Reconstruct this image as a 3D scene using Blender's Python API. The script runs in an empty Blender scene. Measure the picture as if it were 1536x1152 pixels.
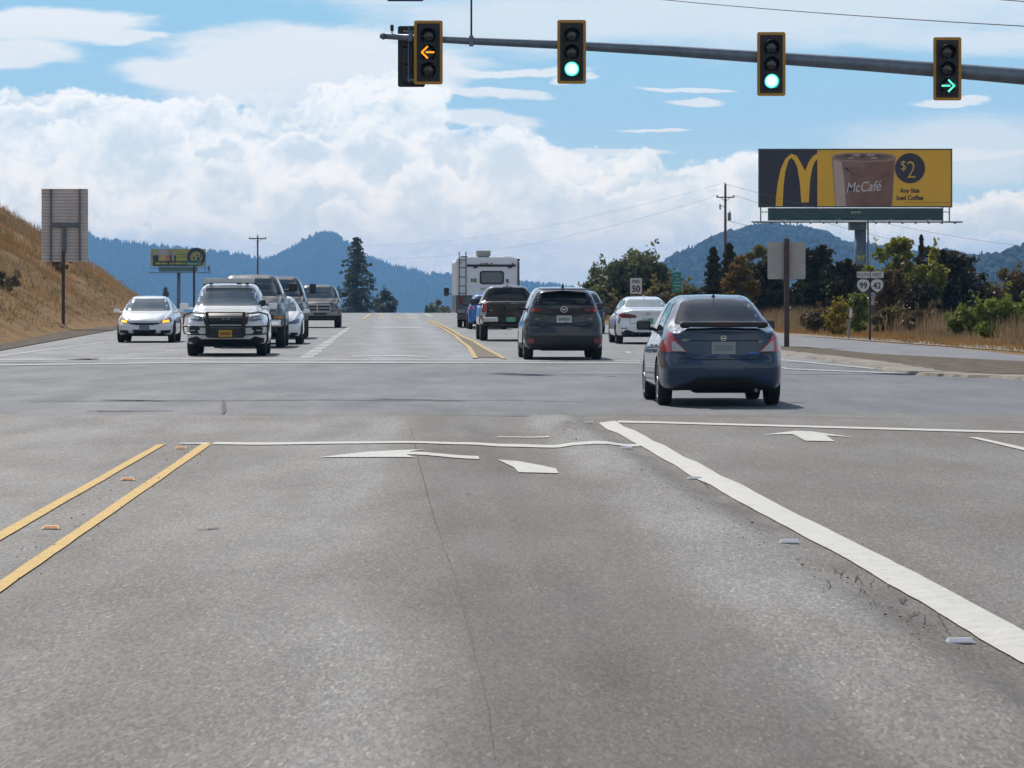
import bpy, bmesh, math, random
import numpy as np
from mathutils import Vector, Matrix
from mathutils.bvhtree import BVHTree
from mathutils.noise import noise as pnoise
random.seed(7); RS=np.random.RandomState(11)
sc=bpy.context.scene; COL=sc.collection
F=5300.; CX=768.; HY=440.; CH=1.54
R=math.radians

# ------------------------------------------------------------------ colours and materials
def L1(v):
    v/=255.; return v/12.92 if v<=.04045 else ((v+.055)/1.055)**2.4
def rgb(r,g,b): return (L1(r),L1(g),L1(b),1)
MATS={}
def mat(name,col,rough=.5,metal=0.,coat=0.,emis=None,estr=0.,spec=.5,var=0.,vscale=3.,bump=0.,bscale=30.,col2=None,trans=0.,alpha=None):
    if name in MATS: return MATS[name]
    m=bpy.data.materials.new(name); m.use_nodes=True; nt=m.node_tree; b=nt.nodes['Principled BSDF']
    b.inputs['Base Color'].default_value=col; b.inputs['Roughness'].default_value=rough
    b.inputs['Metallic'].default_value=metal; b.inputs['Coat Weight'].default_value=coat
    b.inputs['Coat Roughness'].default_value=.02; b.inputs['Specular IOR Level'].default_value=spec
    if emis: b.inputs['Emission Color'].default_value=emis; b.inputs['Emission Strength'].default_value=estr
    tc=nt.nodes.new('ShaderNodeTexCoord')
    if var>0 or col2:
        n=nt.nodes.new('ShaderNodeTexNoise'); n.inputs['Scale'].default_value=vscale; n.inputs['Detail'].default_value=5; n.inputs['Roughness'].default_value=.65
        nt.links.new(tc.outputs['Object'],n.inputs['Vector'])
        r=nt.nodes.new('ShaderNodeValToRGB'); r.color_ramp.elements[0].position=.32; r.color_ramp.elements[1].position=.68
        if col2: r.color_ramp.elements[0].color=col; r.color_ramp.elements[1].color=col2
        else:
            r.color_ramp.elements[0].color=[min(1,c*(1-var)) for c in col[:3]]+[1]
            r.color_ramp.elements[1].color=[min(1,c*(1+var)) for c in col[:3]]+[1]
        nt.links.new(n.outputs['Fac'],r.inputs['Fac']); nt.links.new(r.outputs['Color'],b.inputs['Base Color'])
    if bump>0:
        n2=nt.nodes.new('ShaderNodeTexNoise'); n2.inputs['Scale'].default_value=bscale; n2.inputs['Detail'].default_value=4
        nt.links.new(tc.outputs['Object'],n2.inputs['Vector'])
        bp=nt.nodes.new('ShaderNodeBump'); bp.inputs['Strength'].default_value=bump; bp.inputs['Distance'].default_value=.02
        nt.links.new(n2.outputs['Fac'],bp.inputs['Height']); nt.links.new(bp.outputs['Normal'],b.inputs['Normal'])
    MATS[name]=m; return m

# ------------------------------------------------------------------ object helpers
def link(o): COL.objects.link(o); return o
def tag(o,label=None,cat=None,group=None,kind=None):
    if label: o['label']=label
    if cat: o['category']=cat
    if group: o['group']=group
    if kind: o['kind']=kind
    return o
def empty(name,loc=(0,0,0),rz=0):
    o=bpy.data.objects.new(name,None); o.location=loc; o.rotation_euler=(0,0,rz); o.empty_display_size=.2; return link(o)
def mobj(name,verts,faces,m,parent=None,smooth=False,loc=None):
    me=bpy.data.meshes.new(name); me.from_pydata([tuple(v) for v in verts],[],[tuple(f) for f in faces]); me.update()
    if smooth: me.polygons.foreach_set('use_smooth',[True]*len(me.polygons))
    o=bpy.data.objects.new(name,me)
    if m is not None:
        for mm in (m if isinstance(m,(list,tuple)) else [m]): me.materials.append(mm)
    if parent: o.parent=parent
    if loc is not None: o.location=loc
    return link(o)
def bobj(name,bm,m,parent=None,smooth=False,loc=None,auto=None):
    bmesh.ops.recalc_face_normals(bm,faces=bm.faces)
    me=bpy.data.meshes.new(name); bm.to_mesh(me); bm.free()
    if smooth: me.polygons.foreach_set('use_smooth',[True]*len(me.polygons))
    o=bpy.data.objects.new(name,me)
    for mm in (m if isinstance(m,(list,tuple)) else [m]): me.materials.append(mm)
    if parent: o.parent=parent
    if loc is not None: o.location=loc
    return link(o)
def bm_box(bm,c,s,bev=0.,rot=None,seg=2,mi=0):
    r=bmesh.ops.create_cube(bm,size=1.); vs=r['verts']
    M=Matrix.Translation(c)@(rot.to_4x4() if rot else Matrix())@Matrix.Diagonal((s[0],s[1],s[2],1))
    bmesh.ops.transform(bm,matrix=M,verts=vs)
    fs=set(f for v in vs for f in v.link_faces)
    for f in fs: f.material_index=mi
    if bev>0:
        es=list({e for v in vs for e in v.link_edges})
        bmesh.ops.bevel(bm,geom=es,offset=bev,segments=seg,affect='EDGES',profile=.6)
def bm_tube(bm,p0,p1,r0,r1=None,n=10,mi=0,caps=True):
    p0=Vector(p0);p1=Vector(p1); r1=r0 if r1 is None else r1
    d=(p1-p0); L=d.length
    if L<1e-6: return
    r=bmesh.ops.create_cone(bm,cap_ends=caps,segments=n,radius1=r0,radius2=r1,depth=L)
    q=Vector((0,0,1)).rotation_difference(d.normalized())
    bmesh.ops.transform(bm,matrix=Matrix.Translation((p0+p1)/2)@q.to_matrix().to_4x4(),verts=r['verts'])
    for f in set(f for v in r['verts'] for f in v.link_faces): f.material_index=mi
def bm_path(bm,pts,r,n=8):
    for a,b in zip(pts[:-1],pts[1:]): bm_tube(bm,a,b,r,r,n)
    for p in pts[1:-1]:
        q=bmesh.ops.create_icosphere(bm,subdivisions=1,radius=r*1.02); bmesh.ops.translate(bm,verts=q['verts'],vec=p)
def bm_prism(bm,pts,y0,y1,mi=0):
    "outline in (x,z), extruded from y0 to y1"
    a=[bm.verts.new((p[0],y0,p[1])) for p in pts]; b=[bm.verts.new((p[0],y1,p[1])) for p in pts]
    n=len(pts); fs=[bm.faces.new(a),bm.faces.new(b[::-1])]
    for i in range(n): fs.append(bm.faces.new((a[i],a[(i+1)%n],b[(i+1)%n],b[i])))
    for f in fs: f.material_index=mi
def bm_lathe(bm,prof,axis='x',n=28,c=(0,0,0),mi=0,closed=False):
    "prof = [(axial, radius)]"
    rings=[]
    for a,r in prof:
        ring=[]
        for k in range(n):
            t=2*math.pi*k/n; u=r*math.cos(t); v=r*math.sin(t)
            p={'x':(a,u,v),'y':(u,a,v),'z':(u,v,a)}[axis]
            ring.append(bm.verts.new((p[0]+c[0],p[1]+c[1],p[2]+c[2])))
        rings.append(ring)
    prs=list(zip(rings[:-1],rings[1:]))
    if closed: prs.append((rings[-1],rings[0]))
    for A,B in prs:
        for k in range(n):
            f=bm.faces.new((A[k],A[(k+1)%n],B[(k+1)%n],B[k])); f.material_index=mi
    if not closed:
        for rg in (rings[0],rings[-1]):
            try: f=bm.faces.new(rg); f.material_index=mi
            except Exception: pass
def text_mesh(s,size,shear=0.,bold=0.,sx=1.,align='CENTER',rot=0.,depth=.001):
    cu=bpy.data.curves.new('t','FONT'); cu.body=s; cu.size=size; cu.shear=shear; cu.offset=bold; cu.align_x=align; cu.extrude=depth; cu.resolution_u=4
    o=bpy.data.objects.new('t',cu); link(o)
    dg=bpy.context.evaluated_depsgraph_get(); dg.update()
    me=bpy.data.meshes.new_from_object(o.evaluated_get(dg))
    vs=[Vector((v.co.x*sx,v.co.y,v.co.z)) for v in me.vertices]
    if rot: 
        c,s_=math.cos(rot),math.sin(rot); vs=[Vector((v.x*c-v.y*s_,v.x*s_+v.y*c,v.z)) for v in vs]
    fs=[list(p.vertices) for p in me.polygons]
    bpy.data.objects.remove(o); bpy.data.curves.remove(cu); bpy.data.meshes.remove(me)
    return vs,fs
def text_on(name,s,at,h,m,parent=None,facing='rear',**k):
    "lettering standing in an x-z plane, readable from -y ('rear'); at = centre of the cap line, h = cap height"
    vs,fs=text_mesh(s,h/.73,**k)
    if not vs: return None
    zc=h/2
    if facing=='rear': P=[(at[0]+v.x,at[1]-v.z,at[2]+v.y-zc) for v in vs]
    else: P=[(at[0]-v.x,at[1]+v.z,at[2]+v.y-zc) for v in vs]
    return mobj(name,P,fs,m,parent)

# ------------------------------------------------------------------ terrain and road heights
def ss(a,b,x):
    t=min(1,max(0,(x-a)/(b-a))); return t*t*(3-2*t)
def prof(y):
    if y<265: return 0.
    k=1e-4
    if y<365: return -k*(y-265)**2
    z=-1.0-.02*(y-365)
    return max(z,-44.) 
Xy=lambda y:-2.64-(y-18.2)*.0242
Xw=lambda y:1.17+(42.3-y)*.0394
RUT=[(-.6,0),(-.3,.012),(0,0),(.12,-.004),(.34,.013),(.46,.022),(.58,.002),(.66,-.018),(.78,-.024),(.84,.004),(.89,.018),(.96,-.018),(1.02,-.004),(1.1,0),(1.5,0)]
def rut(x,y):
    f=1-ss(41,46,y)
    if f<=0: return 0.
    s=(x-Xy(y))/(Xw(y)-Xy(y))
    if s<=-.6 or s>=1.5: return 0.
    xs=[r[0] for r in RUT]; i=0
    while s>xs[i+1]: i+=1
    t=(s-xs[i])/(xs[i+1]-xs[i]); t=t*t*(3-2*t); z=RUT[i][1]*(1-t)+RUT[i+1][1]*t
    mod=.85+.9*pnoise(Vector((x*.35,y*.16,3.1)))+.35*pnoise(Vector((x*1.1,y*.5,8.)))
    z*=1.35*max(.2,mod)
    if s>.8: z+=.016*pnoise(Vector((x*1.2,y*.55,1.)))*ss(.8,.9,s)*(1-ss(1.0,1.12,s))
    return z*f
# a pushed-up hump of asphalt just past the stop line
HUMP=((848-768)/F*39.4,39.4)
def hump(x,y):
    dx=(x-HUMP[0])/.17; dy=(y-HUMP[1])/.42; q=dx*dx+dy*dy
    return .10*math.exp(-q)*(1+.5*pnoise(Vector((x*6,y*2,0)))) if q<9 else 0.
def gz(x,y):
    return prof(y)+rut(x,y)+hump(x,y)
def W(px,py,D): return Vector(((px-CX)/F*D,D,CH-(py-HY)/F*D))
def G(px,py):
    D=F*CH/(py-HY)
    for _ in range(4):
        x=(px-CX)/F*D; D=F*(CH-prof(D))/(py-HY)
    return ((px-CX)/F*D,D)
def edgeL(y): return -(14.1+.055*(y-97.5))
def edgeR(y): return 7.6-.038*(y-97)
def hillz(x,y):
    if x>=edgeL(y)-1.6 or y<84: return 0.
    d=edgeL(y)-1.6-x
    along=ss(84,104,y)*(1-ss(252,286,y))
    rise=.60*d
    top=11.5+2.5*pnoise(Vector((x*.03,y*.02,5.)))
    if rise>top-1.5: rise=top-1.5+1.5*(1-math.exp(-(rise-top+1.5)/1.5))
    n=.55*pnoise(Vector((x*.14,y*.07,0)))+.25*pnoise(Vector((x*.45,y*.25,4)))
    return max(0.,(rise+n*min(1,d/3.))*along)
def groundz(x,y):
    z=prof(y)-.03-.12*(1-ss(60,84,y))*(1-ss(24,30,abs(x)))+hillz(x,y)
    return z
# ------------------------------------------------------------------ render, camera, world, sun
sc.render.engine='CYCLES'
sc.cycles.use_denoising=True
sc.cycles.max_bounces=6; sc.cycles.diffuse_bounces=2; sc.cycles.glossy_bounces=3; sc.cycles.transmission_bounces=3; sc.cycles.volume_bounces=0; sc.cycles.transparent_max_bounces=8
sc.cycles.caustics_reflective=False; sc.cycles.caustics_refractive=False
sc.cycles.sample_clamp_indirect=4
sc.view_settings.view_transform='Standard'; sc.view_settings.look='None'; sc.view_settings.gamma=1; sc.view_settings.exposure=0
cam=bpy.data.cameras.new('camera'); co=link(bpy.data.objects.new('camera',cam)); co.location=(0,0,CH); co.rotation_euler=(R(90),0,0)
cam.sensor_width=36; cam.lens=36*F/1536; cam.shift_y=-136/1536; cam.clip_start=.2; cam.clip_end=60000
sc.camera=co
SUN_EL=R(47); SUN_AZ=R(-20)          # azimuth from straight ahead, negative = left
sd=Vector((math.sin(SUN_AZ)*math.cos(SUN_EL),math.cos(SUN_AZ)*math.cos(SUN_EL),math.sin(SUN_EL)))
sl=bpy.data.lights.new('sun','SUN'); sl.energy=4.0; sl.angle=R(.6); sl.color=(1,.955,.88)
so=link(bpy.data.objects.new('sun',sl)); so.rotation_euler=sd.to_track_quat('Z','Y').to_euler(); so.location=(0,0,80)
wd=bpy.data.worlds.new('World'); sc.world=wd; wd.use_nodes=True; nt=wd.node_tree; N=nt.nodes; LK=nt.links
N.clear()
def nd(t,**k):
    n=N.new(t)
    for a,v in k.items(): setattr(n,a,v)
    return n
def mth(op,a,b=None,c=None,clamp=False):
    n=N.new('ShaderNodeMath'); n.operation=op; n.use_clamp=clamp
    for i,v in enumerate((a,b,c)):
        if v is None: continue
        if isinstance(v,(int,float)): n.inputs[i].default_value=v
        else: LK.new(v,n.inputs[i])
    return n.outputs[0]
def mixc(f,a,b):
    n=N.new('ShaderNodeMix'); n.data_type='RGBA'
    for i,v in ((0,f),(6,a),(7,b)):
        if isinstance(v,(int,float,tuple)): n.inputs[i].default_value=v
        else: LK.new(v,n.inputs[i])
    return n.outputs[2]
def sstep(x,a,b):
    n=N.new('ShaderNodeMapRange'); n.interpolation_type='SMOOTHSTEP'
    LK.new(x,n.inputs[0]); n.inputs[1].default_value=a; n.inputs[2].default_value=b; return n.outputs[0]
sky=nd('ShaderNodeTexSky',sky_type='NISHITA'); sky.sun_disc=False; sky.sun_elevation=SUN_EL; sky.sun_rotation=SUN_AZ; sky.air_density=1.; sky.dust_density=.6; sky.ozone_density=1.5
tc=nd('ShaderNodeTexCoord'); sp=nd('ShaderNodeSeparateXYZ'); LK.new(tc.outputs['Generated'],sp.inputs[0])
dx,dy,dz=sp.outputs
# bearing and elevation of the sky in thousandths of 1/5.3 radian: u to the right, v upwards from the horizon
az=mth('ARCTAN2',dx,dy); hyp=mth('SQRT',mth('ADD',mth('MULTIPLY',dx,dx),mth('MULTIPLY',dy,dy)))
el=mth('ARCTAN2',dz,hyp)
u=mth('MULTIPLY',az,5.3); v=mth('MULTIPLY',el,5.3)
def uvn(su,sv,off,detail,rough,dist=0.,uu=None,vv=None,lac=2.):
    c=nd('ShaderNodeCombineXYZ'); LK.new(mth('MULTIPLY_ADD',uu or u,su,off),c.inputs[0]); LK.new(mth('MULTIPLY',vv or v,sv),c.inputs[1]); c.inputs[2].default_value=off
    n=nd('ShaderNodeTexNoise'); n.inputs['Scale'].default_value=1; n.inputs['Detail'].default_value=detail; n.inputs['Roughness'].default_value=rough; n.inputs['Distortion'].default_value=dist; n.inputs['Lacunarity'].default_value=lac
    LK.new(c.outputs[0],n.inputs['Vector']); return n.outputs['Fac']
def blob(px,py,a,b,uu,vv):
    x=mth('DIVIDE',mth('SUBTRACT',uu,(px-CX)/1000),a/1000); y=mth('DIVIDE',mth('SUBTRACT',vv,(HY-py)/1000),b/1000)
    return mth('SUBTRACT',1.,mth('SQRT',mth('ADD',mth('MULTIPLY',x,x),mth('MULTIPLY',y,y))))
def umax(l):
    r=l[0]
    for q in l[1:]:
        n=N.new('ShaderNodeMath'); n.operation='SMOOTH_MAX'; n.inputs[2].default_value=.25; LK.new(r,n.inputs[0]); LK.new(q,n.inputs[1]); r=n.outputs[0]
    return r
# --- cumulus bank
wu=mth('MULTIPLY_ADD',mth('SUBTRACT',uvn(9,9,3.,5,.62),.5),.10,u); wv=mth('MULTIPLY_ADD',mth('SUBTRACT',uvn(9,9,7.7,5,.62),.5),.12,v)
cum=[(60,230,200,115),(260,240,220,95),(470,230,230,105),(590,160,110,62),(640,300,150,108),(760,290,150,105),(905,320,190,95),(1080,330,200,98),(1160,330,170,110),(1330,350,200,70),(1500,370,200,90),(100,330,300,110),(300,330,400,130),(700,380,500,110),(1250,400,400,80),(-300,260,300,150),(1900,330,300,120)]
cb=umax([blob(*c,wu,wv) for c in cum])
cf=uvn(16,19,11.,9,.6)
cden=mth('ADD',cb,mth('MULTIPLY',mth('SUBTRACT',cf,.5),.75))
cal=sstep(cden,.03,.15)
# relief of the billows: the same noise a little nearer the sun against itself
def relief(su,sv,off,du,dv,det,ro):
    a=uvn(su,sv,off,det,ro,uu=wu,vv=wv); b=uvn(su,sv,off,det,ro,uu=mth('ADD',wu,du),vv=mth('ADD',wv,dv)); return mth('SUBTRACT',a,b)
rl=mth('ADD',relief(9,11,21.,-.012,.022,7,.55),mth('MULTIPLY',relief(22,26,5.,-.006,.010,6,.6),.8))
big=uvn(5.,9.,31.,6,.55,uu=wu,vv=wv)
sh=mth('ADD',mth('MULTIPLY',rl,1.9),mth('MULTIPLY',mth('SUBTRACT',big,.5),2.1))
sh=mth('ADD',mth('ADD',sh,.72),mth('MULTIPLY',mth('SUBTRACT',.34,mth('MINIMUM',cden,.75)),.35))
shc=sstep(sh,.05,.98)
ccol=mixc(shc,(.72,.84,.90,1),(1.16,1.13,1.08,1))
# two nearer rows of billows, each bright along its top edge and greyer underneath
fu=mth('MULTIPLY_ADD',mth('SUBTRACT',uvn(26,28,44.,4,.6),.5),.055,wu); fv=mth('MULTIPLY_ADD',mth('SUBTRACT',uvn(26,28,49.,4,.6),.5),.06,wv)
brk=sstep(uvn(7,8,58.,4,.6),.40,.56)
def row(blobs,su,sv,off,amp):
    f=uvn(su,sv,off,8,.66); d=mth('ADD',umax([blob(*c,fu,fv) for c in blobs]),mth('MULTIPLY',mth('SUBTRACT',f,.5),amp))
    body=sstep(mth('ADD',d,mth('MULTIPLY',mth('SUBTRACT',big,.5),.9)),.10,.62)
    return mth('MULTIPLY',sstep(d,.02,.13),brk),mixc(body,(1.22,1.18,1.12,1),(.74,.84,.90,1))
rA,cA=row([(80,265,120,80),(215,240,95,85),(345,285,75,60),(470,320,120,60),(640,320,85,75),(765,265,75,80),(870,325,110,60),(1010,320,100,55),(1130,290,60,60),(1480,345,120,50),(1300,350,100,50)],18,21,71.,.8)
rC,cC=row([(40,205,80,50),(130,180,70,50),(560,240,90,60),(455,230,60,45),(690,235,70,50),(820,300,60,45),(930,290,70,45),(1170,260,50,38),(330,235,60,40)],22,25,97.,.8)
rB,cB=row([(250,380,190,48),(520,365,75,58),(650,400,120,42),(900,395,150,48),(1100,380,90,48),(50,360,130,42),(1480,400,130,42),(400,415,120,30),(780,420,140,30)],15,22,83.,.85)
# --- flat high clouds
wu2=mth('MULTIPLY_ADD',mth('SUBTRACT',uvn(5,14,13.,4,.6),.5),.16,u); wv2=mth('MULTIPLY_ADD',mth('SUBTRACT',uvn(5,14,17.,4,.6),.5),.05,v)
hi=[(60,42,200,28),(20,84,130,30),(470,80,250,52),(330,112,180,34),(560,105,200,46),(420,135,220,30),(200,60,60,10),(720,180,110,15),(760,108,130,8),(720,140,120,9),(860,118,40,8),(1045,153,42,7),(1420,159,68,8),(1010,133,70,4),(1000,195,60,3),(620,130,90,18),(1380,235,300,7),(900,230,110,9)]
hb=umax([blob(*c,wu2,wv2) for c in hi])
hden=mth('ADD',hb,mth('MULTIPLY',mth('SUBTRACT',uvn(8,36,41.,7,.6),.5),.9))
hal=mth('MULTIPLY',sstep(hden,-.05,.38),.95)
vb=umax([blob(*c,wu2,wv2) for c in [(1200,5,620,85),(800,30,280,60),(1500,60,300,30),(560,-10,200,26),(100,-30,300,30),(1450,230,260,60)]])
val=mth('MULTIPLY',sstep(mth('ADD',vb,mth('MULTIPLY',mth('SUBTRACT',uvn(4,22,51.,6,.6),.5),1.1)),-.1,.6),.85)
# --- open sky: blue darker upwards, paler at the horizon
blue=mixc(sstep(v,-.02,.5),(.54,.75,.87,1),(.34,.64,.86,1))
hcol=mixc(uvn(5,20,61.,4,.5),(.86,.91,.94,1),(1.02,1.01,1.0,1))
c1=mixc(val,blue,(.84,.90,.94,1))
c2=mixc(hal,c1,hcol)
c3=mixc(cal,c2,ccol); c3=mixc(mth('MULTIPLY',rC,.8),c3,cC); c3=mixc(mth('MULTIPLY',rA,.85),c3,cA); c3=mixc(mth('MULTIPLY',rB,.8),c3,cB)
hg=mth('SUBTRACT',1.,sstep(v,.03,.28)); c3=mixc(mth('MULTIPLY',hg,.22),c3,(1.10,1.04,.90,1))
gm=N.new('ShaderNodeMix'); gm.data_type='RGBA'; gm.blend_type='MULTIPLY'; gm.inputs[0].default_value=1; LK.new(c3,gm.inputs[6]); LK.new(mixc(hg,(1.,1.,1.,1),(1.42,1.22,.98,1)),gm.inputs[7]); c3=gm.outputs[2]
# above the photographed band the physical sky takes over, with loose cloud
nsky=N.new('ShaderNodeMix'); nsky.data_type='RGBA'; nsky.blend_type='MULTIPLY'; nsky.inputs[0].default_value=1; LK.new(sky.outputs[0],nsky.inputs[6]); nsky.inputs[7].default_value=(.1,.1,.1,1)
gn=nd('ShaderNodeTexNoise'); gn.inputs['Scale'].default_value=2.6; gn.inputs['Detail'].default_value=7; LK.new(tc.outputs['Generated'],gn.inputs['Vector'])
gcl=mixc(mth('MULTIPLY',sstep(gn.outputs['Fac'],.47,.62),.8),nsky.outputs[2],(.80,.82,.85,1))
inband=mth('MULTIPLY',mth('SUBTRACT',1.,sstep(v,.55,1.1)),mth('SUBTRACT',1.,sstep(mth('ABSOLUTE',u),2.2,4.)))
fin=mixc(inband,gcl,c3)
bg=nd('ShaderNodeBackground'); LK.new(fin,bg.inputs[0]); bg.inputs[1].default_value=1.
ow=nd('ShaderNodeOutputWorld'); LK.new(bg.outputs[0],ow.inputs[0])
wd.cycles.sampling_method='MANUAL'; wd.cycles.sample_map_resolution=256
# ------------------------------------------------------------------ ground materials
def asphalt(name,a,b,c,tracks=True,speck=.5,grade=True):
    m=bpy.data.materials.new(name); m.use_nodes=True; nt=m.node_tree; B=nt.nodes['Principled BSDF']; lk=nt.links
    tc=nt.nodes.new('ShaderNodeTexCoord')
    def noise(s,det=4,ro=.6,vec=None,sc3=None):
        n=nt.nodes.new('ShaderNodeTexNoise'); n.inputs['Scale'].default_value=s; n.inputs['Detail'].default_value=det; n.inputs['Roughness'].default_value=ro
        if sc3:
            mp=nt.nodes.new('ShaderNodeMapping'); mp.inputs['Scale'].default_value=sc3; lk.new(tc.outputs['Object'],mp.inputs[0]); lk.new(mp.outputs[0],n.inputs['Vector'])
        else: lk.new(tc.outputs['Object'],n.inputs['Vector'])
        return n.outputs['Fac']
    def ramp(f,p0,p1,c0,c1):
        r=nt.nodes.new('ShaderNodeValToRGB'); r.color_ramp.elements[0].position=p0; r.color_ramp.elements[1].position=p1
        r.color_ramp.elements[0].color=c0; r.color_ramp.elements[1].color=c1; lk.new(f,r.inputs[0]); return r.outputs[0]
    def mix(f,x,y,bt='MIX'):
        n=nt.nodes.new('ShaderNodeMix'); n.data_type='RGBA'; n.blend_type=bt
        for i,v in ((0,f),(6,x),(7,y)):
            if isinstance(v,(int,float,tuple,list)): n.inputs[i].default_value=v
            else: lk.new(v,n.inputs[i])
        return n.outputs[2]
    W1=(1,1,1,1)
    base=ramp(noise(.35,5,.6,sc3=(1,.35,1)),.35,.65,a,b)
    base=mix(ramp(noise(.9,6,.7,sc3=(1.3,.18,1)),.45,.75,(0,0,0,1),W1),base,c)
    # long stains dragged along the lane, and blotches
    base=mix(1.,base,ramp(noise(2.2,5,.65,sc3=(1.,.12,1)),.25,.75,(.86,.86,.87,1),(1.13,1.13,1.12,1)),'MULTIPLY')
    base=mix(1.,base,ramp(noise(1.6,4,.6,sc3=(1,.3,1)),.3,.7,(.93,.93,.93,1),(1.06,1.06,1.06,1)),'MULTIPLY')
    # aggregate: grain stretched along the lane to look even at a low view
    mp=nt.nodes.new('ShaderNodeMapping'); mp.inputs['Scale'].default_value=(1,.16,1); lk.new(tc.outputs['Object'],mp.inputs[0])
    v=nt.nodes.new('ShaderNodeTexVoronoi'); v.inputs['Scale'].default_value=95; lk.new(mp.outputs[0],v.inputs['Vector'])
    sx=nt.nodes.new('ShaderNodeSeparateColor'); lk.new(v.outputs['Color'],sx.inputs[0])
    base=mix(speck,base,ramp(sx.outputs[0],0.,1.,(.52,.51,.50,1),(1.45,1.45,1.42,1)),'MULTIPLY')
    base=mix(speck,base,ramp(sx.outputs[1],.90,1.,(.96,.96,.96,1),(1.8,1.75,1.6,1)),'MULTIPLY')
    base=mix(.9*speck,base,ramp(noise(38,3,.7,sc3=(1,.2,1)),.3,.7,(.80,.80,.80,1),(1.2,1.2,1.2,1)),'MULTIPLY')
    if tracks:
        at=nt.nodes.new('ShaderNodeAttribute'); at.attribute_name='wear_rutlight'; 
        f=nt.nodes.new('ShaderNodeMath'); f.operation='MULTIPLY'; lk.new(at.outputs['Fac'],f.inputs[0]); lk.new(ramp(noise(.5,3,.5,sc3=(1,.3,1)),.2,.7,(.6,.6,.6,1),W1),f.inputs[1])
        f.use_clamp=True; base=mix(f.outputs[0],base,mix(1.,base,(1.56,1.71,1.92,1),'MULTIPLY'))  # paler where worn, and where sunlit rut slopes are painted into the colour
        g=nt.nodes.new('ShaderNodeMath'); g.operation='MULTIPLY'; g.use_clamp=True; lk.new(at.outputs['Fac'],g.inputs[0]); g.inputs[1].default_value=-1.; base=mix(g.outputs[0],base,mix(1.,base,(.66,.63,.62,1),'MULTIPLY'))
    lk.new(base,B.inputs['Base Color']); 
    rr=ramp(noise(.8,5,.6,sc3=(1,.25,1)),.3,.7,(.62,)*3+(1,),(.8,)*3+(1,)); lk.new(rr,B.inputs['Roughness'])
    B.inputs['Specular IOR Level'].default_value=.35
    bp=nt.nodes.new('ShaderNodeBump'); bp.inputs['Strength'].default_value=.55; bp.inputs['Distance'].default_value=.006
    lk.new(noise(70,4,.75),bp.inputs['Height']); lk.new(bp.outputs[0],B.inputs['Normal'])
    MATS[name]=m; return m
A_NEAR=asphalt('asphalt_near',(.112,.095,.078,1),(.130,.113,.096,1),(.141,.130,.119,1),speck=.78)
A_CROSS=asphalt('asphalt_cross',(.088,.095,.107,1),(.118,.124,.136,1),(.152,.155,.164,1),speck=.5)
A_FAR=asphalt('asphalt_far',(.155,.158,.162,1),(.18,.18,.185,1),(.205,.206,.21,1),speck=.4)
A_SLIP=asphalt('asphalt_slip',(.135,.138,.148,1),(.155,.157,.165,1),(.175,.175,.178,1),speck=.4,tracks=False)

def grid_obj(name,xs,ys,zf,m,wear_rutlight=None,keep=None):
    nx,ny=len(xs),len(ys); V=[]; Wr=[]
    for y in ys:
        for x in xs:
            xx=x(y) if callable(x) else x
            V.append((xx,y,zf(xx,y))); Wr.append(wear_rutlight(xx,y) if wear_rutlight else 0)
    Fc=[(j*nx+i,j*nx+i+1,(j+1)*nx+i+1,(j+1)*nx+i) for j in range(ny-1) for i in range(nx-1)]
    if keep: Fc=[f for f in Fc if keep(V[f[0]],V[f[2]])]
    o=mobj(name,V,Fc,m,smooth=True)
    if wear_rutlight:
        at=o.data.attributes.new('wear_rutlight','FLOAT','POINT'); at.data.foreach_set('value',Wr)
    return o
def frange(a,b,s):
    n=max(1,int(round((b-a)/s))); return [a+(b-a)*i/n for i in range(n+1)]
def wear_rutlight_near(x,y):
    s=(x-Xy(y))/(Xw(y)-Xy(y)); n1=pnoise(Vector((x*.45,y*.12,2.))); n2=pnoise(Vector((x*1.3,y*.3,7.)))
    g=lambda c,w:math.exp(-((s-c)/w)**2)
    w=.62*ss(-.2,.02,-s)*1.0+.55*(ss(.02,.15,s)*(1-ss(.36,.44,s)))+1.0*g(.38+.04*math.sin(y*.17),.045)*max(0,.3+1.6*n1+.5*math.sin(y*.5))+1.05*g(.87,.075)*(.75+.8*n1)+.35*g(.80,.12)  # pale bands paint sunlight on the rut slopes, mixed with polished wear
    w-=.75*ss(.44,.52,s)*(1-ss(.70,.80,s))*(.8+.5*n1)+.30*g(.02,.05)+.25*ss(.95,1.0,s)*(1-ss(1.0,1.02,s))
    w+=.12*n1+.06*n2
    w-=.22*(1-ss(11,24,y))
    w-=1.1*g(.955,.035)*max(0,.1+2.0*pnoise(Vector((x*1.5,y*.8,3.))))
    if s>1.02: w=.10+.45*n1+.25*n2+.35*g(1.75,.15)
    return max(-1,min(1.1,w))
xs=frange(-22,-6,1.6)[:-1]+frange(-6,3.6,.075)[:-1]+frange(3.6,26,1.4)
tag(grid_obj('highway',xs,frange(3,38,.2)[:-1]+frange(38,41,.07)[:-1]+frange(41,45,.2),gz,A_NEAR,wear_rutlight_near),kind='structure')
tag(grid_obj('cross_street',frange(-95,95,2.5),frange(44.4,79.5,1.2),lambda x,y:-.004,A_CROSS,lambda x,y:.25*max(0,pnoise(Vector((x*.1,y*.3,0))))),kind='structure')
def wear_far(x,y):
    w=0.
    for c in (-1.2+(y-80)*-.035,-3.0+(y-80)*-.035): w+=.7*math.exp(-((x-c)/.35)**2)
    return min(1,w)
ysf=frange(78.8,250,4)+frange(254,420,6)[0:]
fx=[(lambda t:(lambda y:edgeL(y)+(max(edgeR(y),0)+0*y-edgeL(y))*t))(t) for t in [i/44 for i in range(45)]]
tag(grid_obj('highway',fx,ysf,lambda x,y:prof(y)+.0,A_FAR,wear_far),kind='structure')

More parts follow.
